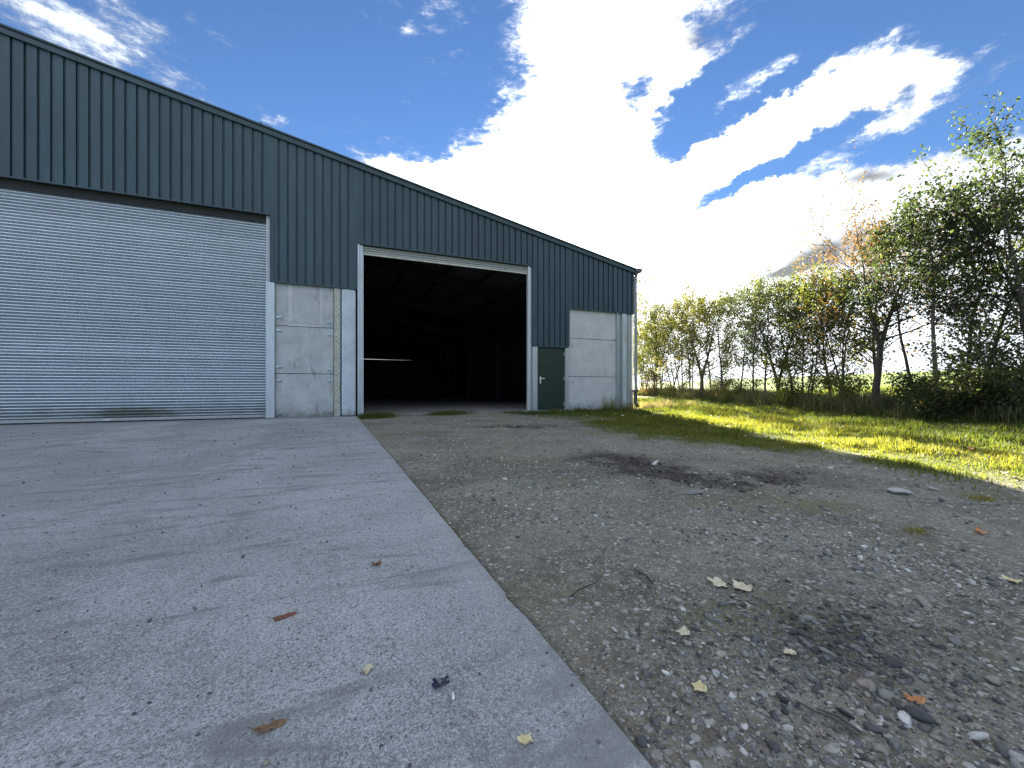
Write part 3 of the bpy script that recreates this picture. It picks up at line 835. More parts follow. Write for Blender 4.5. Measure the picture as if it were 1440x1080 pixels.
def leaves_on(rng, twigs, n, clump):
    pts = np.concatenate(twigs)
    w = rng.random(len(pts)) ** 1.6
    i = rng.choice(len(pts), n, p=w / w.sum())
    seg = np.concatenate([np.vstack([np.diff(q, axis=0), np.diff(q, axis=0)[-1:]]) if len(q) > 1 else np.zeros((1, 3)) for q in twigs])
    return pts[i] + seg[i] * rng.uniform(-.15, .85, (n, 1)) + rng.normal(size=(n, 3)) * clump, i

ROW = .85           # the row stands this much nearer than first surveyed
def tree(name, x, y, H, kind, label, cat='tree', r0=.06, fork=.28, spread=1.6, nb=22, sub=4, nleaf=5000, size=.075, clump=.13, lean=(0, 0), forks=1, seed=0, up=.5, group=None, bark='bark', low=None, stem=0):
    rng = np.random.default_rng(1000 + seed)
    x, y, H, spread, r0, clump, size = x * ROW, y * ROW, H * ROW, spread * ROW * 1.15, r0 * ROW, clump * ROW * .72, size
    nleaf = int(nleaf * (1.02 if y < 8 else .95))
    z = float(ground_z(x, y))
    root = empty(name, (x, y, z)); tag(root, label, cat, group)
    segs, twigs = grow(rng, H, r0, fork, spread, nb, sub, lean, up, forks, stem)
    nm = forks + (1 if stem > 0 and forks > 1 else 0)
    link('trunk', tubes_mesh('trunk', segs[:nm], 8), root, M[bark])
    link('branches', tubes_mesh('branches', segs[nm:], 4), root, M[bark])
    C, i = leaves_on(rng, twigs, nleaf, clump)
    C[:, 2] = np.maximum(C[:, 2], .25)
    tint = np.clip(.42 + .22 * rng.normal(size=nleaf) + .12 * np.sin(i * .7), 0, 1)
    link('crown', leaf_mesh('crown', C, size, tint, None, rng=rng), root, M['leaf_' + kind])
    if low:
        k2, n2, h2, w2 = low
        C = np.stack([rng.normal(size=n2) * w2, rng.normal(size=n2) * w2, rng.random(n2) ** .8 * h2 + .3], -1)
        link('lower_foliage', leaf_mesh('lower_foliage', C, size, np.clip(rng.normal(.5, .25, n2), 0, 1), None, rng=rng), root, M['leaf_' + k2])
    return root

N = 'tree'
tree('poplar_tree', 13.9, 3.85, 5.75, 'dark', 'tallest dark green tree at the right edge of the photograph', r0=.085, fork=.12, spread=1.5, nb=40, sub=6, nleaf=8600, size=.075, seed=1, forks=2)
tree('poplar_tree', 14.4, 4.75, 5.0, 'dark', 'dark green bushy tree beside the tallest tree at the right edge', r0=.06, fork=.10, spread=1.2, nb=32, sub=5, nleaf=5400, size=.072, seed=2)
tree('leaning_tree', 14.9, 5.35, 5.2, 'green', 'green tree with a thin trunk leaning to the right among dark trees', r0=.055, fork=.22, spread=1.15, nb=26, sub=5, nleaf=3600, size=.07, lean=(.10, -.16), seed=3)
tree('poplar_tree', 13.95, 5.35, 5.5, 'dark', 'slender tall dark green tree with a straight bare pale trunk and rounded top', r0=.065, fork=.46, spread=1.25, nb=32, sub=6, nleaf=5600, size=.072, seed=4, up=.7, bark='bark_pale')
tree('poplar_tree', 14.94, 6.2, 5.3, 'dark', 'thin straight tree with dark leaves between the slender tall tree and the reddish tree', r0=.05, fork=.5, spread=1.05, nb=26, sub=5, nleaf=3400, size=.07, seed=5, up=.6)
tree('autumn_tree', 14.86, 7.15, 5.0, 'red', 'thin leaved reddish autumn tree with a thick dark forking trunk', r0=.085, fork=.34, spread=2.0, nb=34, sub=7, nleaf=3400, size=.065, clump=.10, seed=6, forks=2, up=.35, stem=.40)
tree('autumn_tree', 18.4, 8.7, 5.5, 'red', 'faded brown leaved tree standing behind the thick forking trunk', r0=.08, fork=.3, spread=2.1, nb=30, sub=6, nleaf=3600, size=.07, seed=7)
tree('hedge_tree', 16.3, 8.7, 4.2, 'green', 'low green bushy tree just left of the thick forking trunk', r0=.05, fork=.08, spread=1.5, nb=32, sub=5, nleaf=7500, size=.07, seed=8, forks=3)
tree('hedge_tree', 18.06, 10.1, 4.9, 'yellow', 'golden brown leaved tree left of the reddish tree', r0=.06, fork=.2, spread=1.7, nb=30, sub=5, nleaf=5200, size=.07, seed=9)
tree('hedge_tree', 16.9, 10.3, 4.2, 'green', 'squat green tree with many stems right of the dark twin trunked tree', r0=.045, fork=.06, spread=1.4, nb=32, sub=5, nleaf=6500, size=.07, seed=10, forks=3)
tree('hedge_tree', 18.3, 11.7, 5.0, 'yellow', 'orange tinged tree rising behind the squat green tree', r0=.06, fork=.22, spread=1.6, nb=28, sub=5, nleaf=5000, size=.07, seed=11)
tree('hedge_tree', 17.1, 11.55, 4.9, 'dark', 'dark twin trunked tree in the middle of the tree row', r0=.085, fork=.18, spread=1.5, nb=34, sub=5, nleaf=6500, size=.07, seed=12, forks=2, stem=.2)
tree('hedge_tree', 19.0, 13.5, 4.8, 'green', 'grey green small tree left of the dark twin trunked tree', r0=.055, fork=.2, spread=1.6, nb=28, sub=4, nleaf=4200, size=.07, seed=13)
tree('twiggy_tree', 18.4, 13.65, 5.5, 'green', 'sparse twiggy tree with bare shoots sticking up against the white sky', r0=.05, fork=.2, spread=1.25, nb=26, sub=4, nleaf=2600, size=.065, seed=14, up=1.2)
tree('twiggy_tree', 19.8, 15.5, 5.3, 'green', 'sparse pale green tree with upright twigs left of the bare shoots', r0=.05, fork=.2, spread=1.5, nb=26, sub=4, nleaf=3400, size=.07, seed=15, up=.9)
tree('hedge_tree', 19.5, 16.3, 5.0, 'yellow', 'small yellow green tree with a crooked trunk next to the broad golden tree', r0=.07, fork=.25, spread=1.6, nb=26, sub=4, nleaf=4200, size=.07, seed=16)
tree('golden_tree', 22.2, 19.4, 5.7, 'green', 'dull green tree showing behind the broad golden tree', r0=.06, fork=.2, spread=1.8, nb=26, sub=4, nleaf=4500, size=.08, seed=17)
tree('golden_tree', 20.85, 18.9, 6.1, 'yellow', 'broad golden leaved tree with a stout trunk in the far part of the row', r0=.12, fork=.28, spread=2.1, nb=34, sub=5, nleaf=7000, size=.08, seed=18, forks=2, stem=.22)
far = [(22.9, 21.7, 6.0, 'yellow'), (22.6, 22.3, 6.2, 'yellow'), (24.8, 25.4, 6.3, 'green'), (24.6, 26.4, 6.3, 'dark'), (27.1, 30.0, 6.6, 'yellow'), (26.7, 30.4, 6.2, 'yellow'), (29.8, 34.6, 6.6, 'yellow'), (28.2, 33.4, 6.0, 'yellow')]
lab = ['yellowing tree just left of the broad golden tree', 'yellowing tree with thin twin stems in the far part of the row', 'green tree with several stems in the far part of the row', 'darkest green tree near the shed corner in the far row', 'pale gold tree behind the darkest green tree near the shed', 'low pale gold tree seen close beside the downpipe', 'farthest pale gold tree seen next to the downpipe', 'thin yellow tree second from the shed corner']
for q, ((x, y, h, k), lb) in enumerate(zip(far, lab)):
    tree('far_tree', x, y, h, k, lb, r0=.07, fork=.14, spread=1.9, nb=26, sub=4, nleaf=3800, size=.10, clump=.15, seed=30 + q, forks=2 if q % 2 else 3)
for q, (p, a, h, w, k, lb) in enumerate([(5.6, 27.5, 8.2, 1.9, 'green', 'green tree almost hidden behind the shed corner and added to shade the grass'), (6.0, 32.0, 9.0, 2.0, 'yellow', 'pale gold tree half hidden by the shed corner and added to shade the grass'), (8.2, 30.0, 6.6, 2.0, 'yellow', 'rounded pale gold tree standing just right of the downpipe')]):  # first two added behind the shed for their shade on the grass
    x, y = PERP * p + ALONG * a
    tree('far_tree', x / ROW, y / ROW, h / ROW, k, lb, r0=.08, fork=.12, spread=w, nb=30, sub=4, nleaf=4600, size=.11, clump=.20, seed=50 + q, forks=2)

def bush(name, x, y, w, h, n, kind, label, size=.06, seed=0, stems=10):
    rng = np.random.default_rng(2000 + seed)
    x, y, w, h = x * ROW, y * ROW, w * ROW, h * ROW
    n = int(n * 1.6)
    root = empty(name, (x, y, float(ground_z(x, y)))); tag(root, label, 'bush')
    segs, tw = [], []
    for s in range(stems):
        a = rng.uniform(0, 6.28); L = h * rng.uniform(.7, 1.15); d = np.array([math.cos(a) * w / h * rng.uniform(.1, .9), math.sin(a) * w / h * rng.uniform(.1, .9), 1])
        pts = [np.array([rng.normal() * w * .2, rng.normal() * w * .2, -.05])]
        for i in range(6):
            d = d + rng.normal(size=3) * .16 + np.array([0, 0, -.10]); pts.append(pts[-1] + d / np.linalg.norm(d) * L / 6)
        segs.append((np.array(pts), np.linspace(.012, .003, 7))); tw.append(np.array(pts)[1:])
    link('stems', tubes_mesh('stems', segs, 4), root, M['bark_pale'])
    C, i = leaves_on(rng, tw, n, w * .16); C[:, 2] = np.maximum(C[:, 2], .04)
    link('foliage', leaf_mesh('foliage', C, size, np.clip(rng.normal(.45, .25, n), 0, 1), None, rng=rng), root, M['leaf_' + kind])
B = [(13.2, 3.9, 1.0, 1.3, 4200, 'bramble', 'dark bramble thicket at the foot of the tallest tree'),
     (13.3, 4.9, .9, 1.0, 2600, 'bramble', 'low dark bramble under the leaning tree'),
     (14.4, 6.0, .8, 1.1, 2200, 'dark', 'dark green bush between the bare tree trunks'),
     (15.3, 8.1, .8, 1.1, 2200, 'green', 'pale stemmed bush between the reddish tree and the low green tree'),
     (16.2, 10.4, .8, 1.2, 2200, 'green', 'green bush under the squat green tree'),
     (19.0, 15.0, .9, 1.3, 2000, 'yellow', 'bright yellow leaved bush beneath the sparse twiggy trees'),
     (20.6, 17.6, 1.0, 1.5, 2200, 'yellow', 'yellow leaved bush right of the stout golden trunk'),
     (23.4, 23.6, 1.2, 1.4, 2000, 'yellow', 'yellow brown bush at the foot of the far row'),
     (26.0, 29.0, 1.2, 1.5, 1800, 'red', 'rusty brown bush low beside the downpipe')]
for q, b in enumerate(B): bush('bush', *b, seed=q)

def blades(name, X, Y, H, Wd, tint, mat, rng, lean=.45):
    n = len(X); Z = ground_z(X, Y) - .004
    a = rng.uniform(0, 2 * math.pi, n); dx, dy = np.cos(a), np.sin(a)
    b = rng.uniform(0, 2 * math.pi, n); k = rng.random(n) * lean
    lx, ly = np.cos(b) * k * H, np.sin(b) * k * H
    P = np.stack([X, Y, Z], -1); S = np.stack([dx, dy, 0 * dx], -1) * Wd[:, None] / 2
    m = P + np.stack([lx * .35, ly * .35, H * .6], -1); t = P + np.stack([lx, ly, H * np.sqrt(1 - .6 * k * k)], -1)
    V = np.stack([P - S, P + S, m + S * .8, m - S * .8, t], 1).reshape(-1, 3)
    i = np.arange(n)[:, None] * 5
    lp = np.concatenate([i + np.array([[0, 1, 2, 3]]), i + np.array([[3, 2, 4]])], 1).ravel()
    return np_mesh(name, V, lp, np.tile([4, 3], n), True, np.repeat(tint, 5))

# short turf: denser near the lens, thinner away
rng = np.random.default_rng(77)
def turf_points(n):
    r = 3.2 * np.exp(rng.random(n) * math.log(30 / 3.2)); th = R(23.3) + rng.uniform(R(-24), R(64), n)
    return r * np.sin(th), r * np.cos(th), r
X, Y, r = turf_points(300000)
g = grass_mask(X, Y)
keep = (rng.random(len(X)) < g ** 1.3) & ~((Y > FY - .06) & (X < 9.95)) & (X > .62)
X, Y, r = X[keep], Y[keep], r[keep]
tuft = fbm(X, Y, 2.4, 60, 4)
H = (.018 + .055 * sstep(tuft, .40, .66)) * rng.uniform(.6, 1.4, len(X)) * (.55 + .45 * sstep(X, 4.5, 6.5)) * (1 + .06 * r)
Wd = .0045 * (1 + .16 * r) * rng.uniform(.7, 1.2, len(X))
tint = np.clip(.42 + .5 * (fbm(X, Y, .8, 66, 3) - .5) + rng.normal(size=len(X)) * .17, 0, 1)
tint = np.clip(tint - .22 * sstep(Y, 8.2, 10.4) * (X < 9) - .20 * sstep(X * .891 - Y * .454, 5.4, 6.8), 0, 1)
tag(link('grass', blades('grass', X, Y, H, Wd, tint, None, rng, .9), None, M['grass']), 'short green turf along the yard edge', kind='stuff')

# long dry grass along the foot of the tree row
n = 46000
s = rng.random(n) ** .8 * 42 - 3; p = 7.85 + rng.gamma(2.0, .60, n)
p += (fbm(s, s * 0, .35, 3) - .5) * 1.2
X = PERP[0] * p + ALONG[0] * s; Y = PERP[1] * p + ALONG[1] * s
H = (.15 + .32 * sstep(fbm(X, Y, .8, 80, 3), .35, .7)) * rng.uniform(.5, 1.25, n)
tint = np.clip(.12 + .55 * sstep(p, 7.7, 9.3) * rng.random(n) + .18 * rng.normal(size=n) + .25 * (H > .30), 0, 1)
tag(link('long_grass', blades('long_grass', X, Y, H, .010 * rng.uniform(.7, 1.5, n) * (1 + s.clip(0) * .02), tint, None, rng, .7), None, M['long_grass']), 'long dry grass along the foot of the tree row', kind='stuff')

def weed(name, x, y, n, h, spread, label, mat='long_grass', tint=.5, cat='plant', wd=.008):
    rg = np.random.default_rng(int(abs(x * 1000) + abs(y * 77)))
    X = rg.normal(size=n) * spread + x; Y = rg.normal(size=n) * spread * .7 + y
    Y = np.minimum(Y, FY - .05) if x < 9.7 else Y
    me = blades(name, X, Y, h * rg.uniform(.35, 1.1, n), wd * rg.uniform(.6, 1.4, n), np.clip(rg.normal(tint, .16, n), 0, 1), None, rg, 1.0)
    o = link(name, me, None, M[mat]); z = float(ground_z(x, y))
    me.transform(Matrix.Translation((-x, -y, -z))); o.location = (x, y, z)
    return tag(o, label, cat)
weed('grass_tuft', 1.0, 11.15, 1800, .17, .24, 'green grass tuft at the left foot of the open doorway', 'grass', .30)
weed('grass_tuft', 3.0, 11.52, 1300, .15, .28, 'green grass tuft at the middle of the open doorway sill', 'grass', .30)
weed('tall_weed', 8.55, 11.5, 120, .62, .13, 'tall thin weed against the pale concrete panels', 'grass', .5)
weed('tall_weed', 9.35, 11.45, 200, .35, .20, 'low weed at the foot of the bolted strip', 'grass', .4)
weed('dead_weed', 10.25, 11.5, 700, .34, .24, 'pale dead weed clump beside the downpipe foot', 'long_grass', .95)
weed('dead_weed', 11.6, 12.2, 260, .42, .20, 'pale seed headed weed beyond the shed corner', 'long_grass', .9)
weed('dead_weed', 13.2, 12.6, 160, .34, .18, 'small pale weed standing in the grass between shed and trees', 'long_grass', .85)
weed('grass_tuft', 2.82, 1.17, 150, .035, .035, 'tiny green tuft growing in the gravel', 'grass', .75, wd=.003)
weed('grass_tuft', 4.1, 1.35, 200, .04, .06, 'yellowish tuft at the right edge of the gravel', 'grass', .8, wd=.004)
# moss and seedlings in the joint between slab and gravel
n = 2600
Y = rng.random(n) ** 1.5 * 4 + .3; X = .592 + np.abs(rng.normal(size=n)) * .014
keep = fbm(X * 0, Y, 1.7, 4, 4) > .5
X, Y = X[keep], Y[keep]
tag(link('joint_moss', blades('joint_moss', X, Y, .010 * rng.uniform(.5, 1.5, len(X)), .004 * rng.uniform(.6, 1.4, len(X)), np.clip(rng.normal(.6, .2, len(X)), 0, 1), None, rng, 1.0), None, M['grass']), 'moss in the joint along the slab edge', kind='stuff')

# ------------------------------------------------------------------ gravel
def ico(sub):
    bm = bmesh.new(); bmesh.ops.create_icosphere(bm, subdivisions=sub, radius=1.0)
    bm.verts.ensure_lookup_table()
    V = np.array([v.co[:] for v in bm.verts]); F = np.array([[v.index for v in f.verts] for f in bm.faces]); bm.free()
    return V, F
def pebbles(name, X, Y, size, tint, sub, rng, sink=.3, zbase=None):
    V0, F0 = ico(sub); n = len(X); k = len(V0)
    V = np.repeat(V0[None], n, 0)
    V = V * (1 + rng.normal(size=(n, k, 1)) * {1: .13, 2: .08}.get(sub, .018))
    for q in range(3):                                   # knock facets off
        d = rng.normal(size=(n, 1, 3)); d /= np.linalg.norm(d, axis=2, keepdims=True); c = rng.uniform(.45, .85, (n, 1, 1))
        h = (V * d).sum(2, keepdims=True); V = V - d * np.maximum(h - c, 0)
    sc = np.stack([rng.uniform(.75, 1.5, n), rng.uniform(.6, 1.0, n), rng.uniform(.28, .62, n)], -1)
    V = V * sc[:, None, :]
    tl = rng.normal(size=n) * .3; c, s = np.cos(tl)[:, None], np.sin(tl)[:, None]
    V = np.stack([V[..., 0] * c - V[..., 2] * s, V[..., 1], V[..., 0] * s + V[..., 2] * c], -1)
    a = rng.uniform(0, 6.28, n); c, s = np.cos(a)[:, None], np.sin(a)[:, None]
    V = np.stack([V[..., 0] * c - V[..., 1] * s, V[..., 0] * s + V[..., 1] * c, V[..., 2]], -1) * size[:, None, None] * .5
    Z = (ground_z(X, Y) if zbase is None else zbase + 0 * X) + size * .5 * sc[:, 2] * (1 - 2 * sink)
    V += np.stack([X, Y, Z], -1)[:, None, :]
    F = (F0[None] + (np.arange(n) * k)[:, None, None]).reshape(-1, 3)
    return np_mesh(name, V.reshape(-1, 3), F, np.full(len(F), 3), True, np.repeat(tint, k))
def gravel_density(x, y):
    d = .10 + .62 * sstep(fbm(x, y, 1.3, 90, 4), .42, .62)
    d = np.maximum(d, np.exp(-((x - 1.42) / .30) ** 2 - ((y - .78) / .26) ** 2) * 1.1)      # heap of darker stones
    d = np.maximum(d, np.exp(-((x - 3.9) / .5) ** 2 - ((y - 1.25) / .25) ** 2))
    d *= .35 + .65 * sstep(x, .62, 1.05)
    return np.clip(d * (1 - .8 * mud_mask(x, y)) * (1 - grass_mask(x, y)) , 0, 1)
def scatter(n, r0, r1):
    r = r0 * np.exp(rng.random(n) * math.log(r1 / r0)); th = rng.uniform(R(-14), R(112), n)
    X, Y = r * np.sin(th), r * np.cos(th)
    k = (X > .615) & (Y < FY - .1) & (rng.random(n) < gravel_density(X, Y))
    return X[k], Y[k], r[k]
X, Y, r = scatter(66000, .45, 2.6)
size = np.clip(rng.lognormal(math.log(.0066), .60, len(X)), .004, .034)
tint = np.clip(rng.beta(1.2, 1.15, len(X)) + .0, 0, 1)
heap = np.exp(-((X - 1.42) / .30) ** 2 - ((Y - .78) / .26) ** 2)
size *= 1 + .35 * heap; tint = np.clip(tint - .42 * heap, 0, 1)
big = size > .010
print('pebbles near', len(X), big.sum())
tag(link('gravel', pebbles('gravel', X[big], Y[big], size[big], tint[big], 2, rng), None, M['stones']), 'loose grey gravel over brown soil', kind='stuff')
tag(link('fine_gravel', pebbles('fine_gravel', X[~big], Y[~big], size[~big], tint[~big], 1, rng), None, M['stones']), 'fine grit between the larger pebbles', kind='stuff')
X, Y, r = scatter(46000, 2.3, 11.5)
size = np.clip(rng.lognormal(math.log(.012), .45, len(X)), .006, .05) * (1 + .05 * r)
tint = np.clip(rng.beta(1.6, 1.5, len(X)) + .05, 0, 1)
tag(link('far_gravel', pebbles('far_gravel', X, Y, size, tint, 1, rng), None, M['stones']), 'scattered gravel across the far part of the yard', kind='stuff')
# churned clods in the wheel marks
X = rng.uniform(1.6, 5.2, 60000); Y = rng.uniform(1.4, 8.6, 60000)
k = rng.random(60000) < mud_mask(X, Y) ** 1.5 * .55
X, Y = X[k], Y[k]
M['mud'] = m_plain('wet_dark_mud', (.040, .036, .032), .7, 0, .5, 30)
tag(link('mud_clods', pebbles('mud_clods', X, Y, np.clip(rng.lognormal(math.log(.015), .55, len(X)), .006, .05), X * 0, 1, rng, .35), None, M['mud']), 'dark churned clods in the wheel marks', kind='stuff')
# grit lying on the slab
n = 4200
X = .57 - rng.gamma(1.3, 1.5, n); Y = .5 + rng.random(n) ** 1.7 * 9
size = np.clip(rng.lognormal(math.log(.0048), .45, n), .0025, .014) * (1 + .16 * np.hypot(X, Y).clip(0, 9))
tag(link('slab_grit', pebbles('slab_grit', X, Y, size, np.clip(rng.beta(1.0, 1.2, n), 0, 1), 1, rng, .1, 0.0), None, M['stones']), 'grit and small stones lying on the concrete slab', kind='stuff')

# single stones worth naming
STONES = [(1.251, .507, .050, .05, 'dark smooth stone next to the orange leaf'), (1.214, .522, .040, .97, 'pale long stone touching the dark smooth stone'),
          (3.786, 1.664, .20, .86, 'flat cream slab of stone near the sunlit grass'), (2.359, 2.212, .13, .45, 'flat blue grey stone lying in the middle of the yard'),
          (1.93, .78, .05, .60, 'grey rounded stone beyond the dark gravel heap'), (2.02, 1.02, .055, .28, 'grey flat stone beside a pair of pebbles on the right'),
          (1.58, .50, .042, .66, 'flat grey stone at the lower right of the gravel'), (1.72, .62, .045, .35, 'bluish flat pebble right of the dark heap'),
          (.86, .66, .022, .92, 'small white pebble near the slab edge'), (1.02, .92, .02, .93, 'white round pebble below the small yellow leaf'),
          (.80, .70, .024, .75, 'tan pebble close to the mossy slab edge'), (4.15, 1.62, .07, .8, 'small buff stone right of the cream slab'),
          (2.9, 3.2, .07, .97, 'white stone lying in the dark wheel marks'), (4.4, 1.15, .16, .5, 'broad grey stone at the right edge of the yard')]
for x, y, s, tn, lb in STONES:
    rg = np.random.default_rng(int(x * 1000))
    z = float(ground_z(x, y))
    me = pebbles('stone', np.array([0.0]), np.array([0.0]), np.array([s]), np.array([tn]), 3, rg, .12, 0.0)
    if s > .1: me.transform(Matrix.Diagonal((1.1, .75, .35, 1)) )
    o = link('stone', me, None, M['stones']); o.location = (x, y, z + .001); tag(o, lb, 'stone')

# ------------------------------------------------------------------ fallen leaves, twigs, scrap
def m_leaf(name, a, b, vein):
    m, t, bs = material(name); p = obj_co(t)
    n = t.noise(p, 40, 4)
    c = t.mix(t.smooth(n, .35, .7), a, b)
    c = t.mix(t.math('MULTIPLY', t.smooth(t.noise(p, 120, 3), .6, .7), .7), c, vein)
    t.put(bs.inputs['Base Color'], c); bs.inputs['Roughness'].default_value = .6
    return m
M['lf_yellow'] = m_leaf('dry_yellow_leaf', (.56, .46, .22), (.66, .58, .34), (.32, .22, .08))
M['lf_cream'] = m_leaf('dry_cream_leaf', (.52, .45, .29), (.64, .58, .42), (.30, .24, .13))
M['lf_red'] = m_leaf('dry_red_leaf', (.15, .050, .030), (.22, .080, .045), (.05, .02, .015))
M['lf_brown'] = m_leaf('dry_brown_leaf', (.13, .070, .035), (.24, .15, .07), (.05, .03, .02))
M['lf_orange'] = m_leaf('dry_orange_leaf', (.45, .17, .055), (.55, .25, .09), (.20, .08, .03))
def leaf(x, y, L, shape, mat, label, rz, zb=None, curl=.25, seed=0, group=None, tilt=0.0):
    rg = np.random.default_rng(300 + seed)
    n = 36; th = np.arange(n) / n * 2 * math.pi
    if shape == 'oval': rad = .5 * np.sqrt(1 / ((np.cos(th)) ** 2 + (np.sin(th) / .36) ** 2)); rad = np.where(np.cos(th) > 0, rad * (1 + .12 * np.cos(th) ** 8), rad)
    elif shape == 'lobed': rad = (.37 + .055 * np.cos(5 * th + .5 * np.sin(th)) + .03 * np.cos(9 * th + rg.uniform(0, 6)) + rg.normal(size=n) * .022) * (1 + .16 * np.cos(th + rg.uniform(0, 6)) + .12 * np.cos(2 * th + rg.uniform(0, 6)))
    else: rad = .36 + .06 * np.cos(3 * th + rg.uniform(0, 6)) + .05 * np.cos(7 * th + 1) + rg.normal(size=n) * .025
    V = [(0, 0, 0)]; F = []
    fold = rg.normal(size=6) * .5
    for ring in (.5, 1.0):
        for a, q in zip(th, rad):
            px, py = q * ring * math.cos(a), q * ring * math.sin(a)
            pz = curl * (.9 * py * py + .6 * px * px * (1 if rg.random() > .0 else 0)) + curl * .12 * math.sin(a * 3 + fold[0]) * ring + rg.normal() * .008 * ring + curl * .10 * math.sin(a * 2 + fold[1]) * ring * q
            V.append((px, py, pz))
    for i in range(n):
        j = (i + 1) % n
        F.append((0, 1 + i, 1 + j, 1 + j)); F.append((1 + i, 1 + n + i, 1 + n + j, 1 + j))
    V = np.array(V) * L; V[:, 2] -= V[:, 2].min() * .8
    lo = []; sz = []
    for f in F:
        if f[2] == f[3]: lo += f[:3]; sz.append(3)
        else: lo += f; sz.append(4)
    me = np_mesh('fallen_leaf', V, lo, sz, True)
    o = link('fallen_leaf', me, None, M[mat])
    z = (float(ground_z(x, y)) + .004) if zb is None else zb
    o.location = (x, y, z + .002); o.rotation_euler = (tilt, tilt * .6, R(rz)); tag(o, label, 'leaf', group)
    st = tube_np([(-.30 * L, 0, .004 + .02 * L), (-.52 * L, .04 * L, .006), (-.70 * L, .10 * L, .012)], (.0012, .001, .001), 5)
    link('stalk', np_mesh('stalk', st[0], st[1], np.full(len(st[1]), 4), True), o, M['lf_brown'])
    return o
S = 0.0
leaf(-.145, 1.541, .070, 'oval', 'lf_red', 'red brown pointed leaf lying on the concrete slab', 20, S, .16, 1, None, .12)
leaf(.171, 1.837, .050, 'rag', 'lf_brown', 'small curled brown leaf farthest back on the slab', 10, S, .9, 2)
leaf(.084, 1.161, .040, 'rag', 'lf_cream', 'small tan curled leaf in the middle of the slab', 60, S, 1.0, 3)
leaf(-.127, 1.052, .060, 'oval', 'lf_brown', 'dark brown curled leaf near the bottom left of the slab', 8, S, .3, 4, None, .10)
leaf(.378, .80, .038, 'lobed', 'lf_yellow', 'yellow leaf lying near the bottom of the slab edge', 100, S, .35, 5)
leaf(1.375, 1.165, .085, 'lobed', 'lf_cream', 'left one of the two large pale leaves side by side on the gravel', -15, None, .35, 6, None, .12)
leaf(1.435, 1.105, .085, 'lobed', 'lf_cream', 'right torn one of the two large pale leaves side by side on the gravel', 35, None, .5, 7, None, -.15)
leaf(1.004, .977, .055, 'rag', 'lf_cream', 'small pale leaf between the large pale pair and the slab edge', 0, None, .4, 8)
leaf(1.208, .785, .042, 'rag', 'lf_cream', 'pale leaf at the left of the dark gravel heap', 80, None, .3, 9)
leaf(.859, .789, .050, 'lobed', 'lf_yellow', 'pale yellow leaf nearest the slab edge on the gravel', -30, None, .45, 10)
leaf(1.301, .545, .045, 'oval', 'lf_orange', 'orange leaf resting beside the dark smooth stone', -35, None, .6, 11, None, .2)
leaf(2.44, .72, .07, 'rag', 'lf_yellow', 'yellow leaf at the right edge of the gravel', 30, None, .3, 12)
leaf(3.064, 1.011, .07, 'rag', 'lf_orange', 'orange leaf in the gravel right of the tiny green tuft', 0, None, .8, 13)
leaf(7.0, 2.4, .13, 'lobed', 'lf_orange', 'red orange leaf lying in the sunlit grass on the right', 0, None, .8, 14)
q = 20
while q < 80:
    x = rng.uniform(4.0, 12.5); y = rng.uniform(1.2, 11); p = x * .891 - y * .454
    if p < 1.2 or p > 7.9 or grass_mask(x, y) < .15: continue
    q += 1
    leaf(x, y, rng.uniform(.06, .11), ('rag', 'lobed')[q % 2], ('lf_cream', 'lf_cream', 'lf_brown', 'lf_yellow')[q % 4], 'small dry fallen leaf scattered in the grass', rng.uniform(0, 360), None, .6, q, 'dry leaves scattered in the grass', rng.normal() * .2).location.z += .025
def twig(pts, r, label, mat='bark_pale'):
    P = np.array([(x, y, float(ground_z(x, y)) + dz if x > .6 else dz) for x, y, dz in pts]); c = P[0].copy()
    V, Qd = tube_np(P - c, np.linspace(r, r * .5, len(P)), 6)
    o = link('twig', np_mesh('twig', V, Qd, np.full(len(Qd), 4), True), None, M[mat]); o.location = c
    tag(o, label, 'twig')
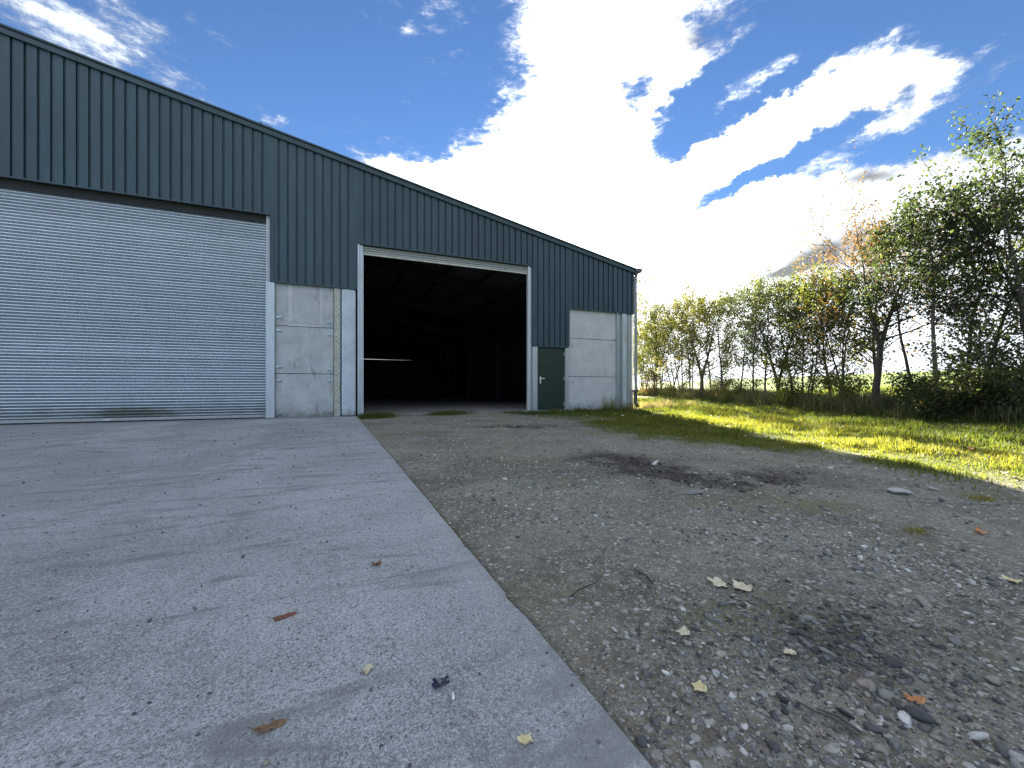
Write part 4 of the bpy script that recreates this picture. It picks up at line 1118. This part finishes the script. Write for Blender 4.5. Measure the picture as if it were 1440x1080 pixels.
twig([(1.055, .535, .012), (1.050, .575, .018), (1.040, .615, .012), (1.036, .66, .008)], .0045, 'pale dry stalk lying below the dark gravel heap')
twig([(1.068, .540, .010), (1.066, .58, .016), (1.054, .62, .010)], .004, 'shorter pale stalk lying against the longer pale one')
twig([(.66, .96, .006), (.69, .985, .012), (.725, 1.02, .008)], .004, 'short brown twig close to the slab edge', 'bark_pale')
twig([(1.14, 1.27, .006), (1.145, 1.31, .02), (1.15, 1.36, .012), (1.16, 1.40, .006)], .004, 'thin twig standing left of the large pale leaves', 'bark')
twig([(.87, 1.03, .006), (.90, 1.06, .014), (.94, 1.10, .006)], .003, 'dark thin twig left of the small pale leaf', 'bark')
twig([(.80, 1.32, .006), (.86, 1.345, .012), (.93, 1.35, .016), (.99, 1.40, .006)], .003, 'long dark twig farther back near the slab edge', 'bark')
twig([(2.5, .55, .006), (2.6, .66, .012), (2.7, .72, .008)], .006, 'thin brown stick at the right side of the gravel', 'bark')
# torn bit of dark blue plastic and a white chip on the slab
M['plastic'] = m_plain('dark_blue_plastic', (.012, .020, .045), .35, 0, .4, 40)
rg = np.random.default_rng(3)
V = []; F = []
for a in range(6):
    for b in range(5): V.append(((a / 5 - .5) * .042 + rg.normal() * .002, (b / 4 - .5) * .026 + rg.normal() * .002, .004 + abs(rg.normal()) * .006))
for a in range(5):
    for b in range(4):
        if rg.random() < .85: F.append((a * 5 + b, a * 5 + 5 + b, a * 5 + 6 + b, a * 5 + b + 1))
o = link('plastic_scrap', np_mesh('plastic_scrap', V, np.array(F), np.full(len(F), 4), False), None, M['plastic'])
o.location = (.25, 1.035, .001); tag(o, 'crumpled scrap of dark blue plastic on the slab', 'litter')
md = o.modifiers.new('thickness', 'SOLIDIFY'); md.thickness = .0012
V, Qd = tube_np([(0, 0, 0), (.004, .012, .001), (.007, .026, 0)], (.0035, .004, .003), 7)
o = link('white_chip', np_mesh('white_chip', V, Qd, np.full(len(Qd), 4), True), None, M['white_plastic']); o.location = (.262, .965, .004)
tag(o, 'white stub of litter beside the blue plastic scrap', 'litter')
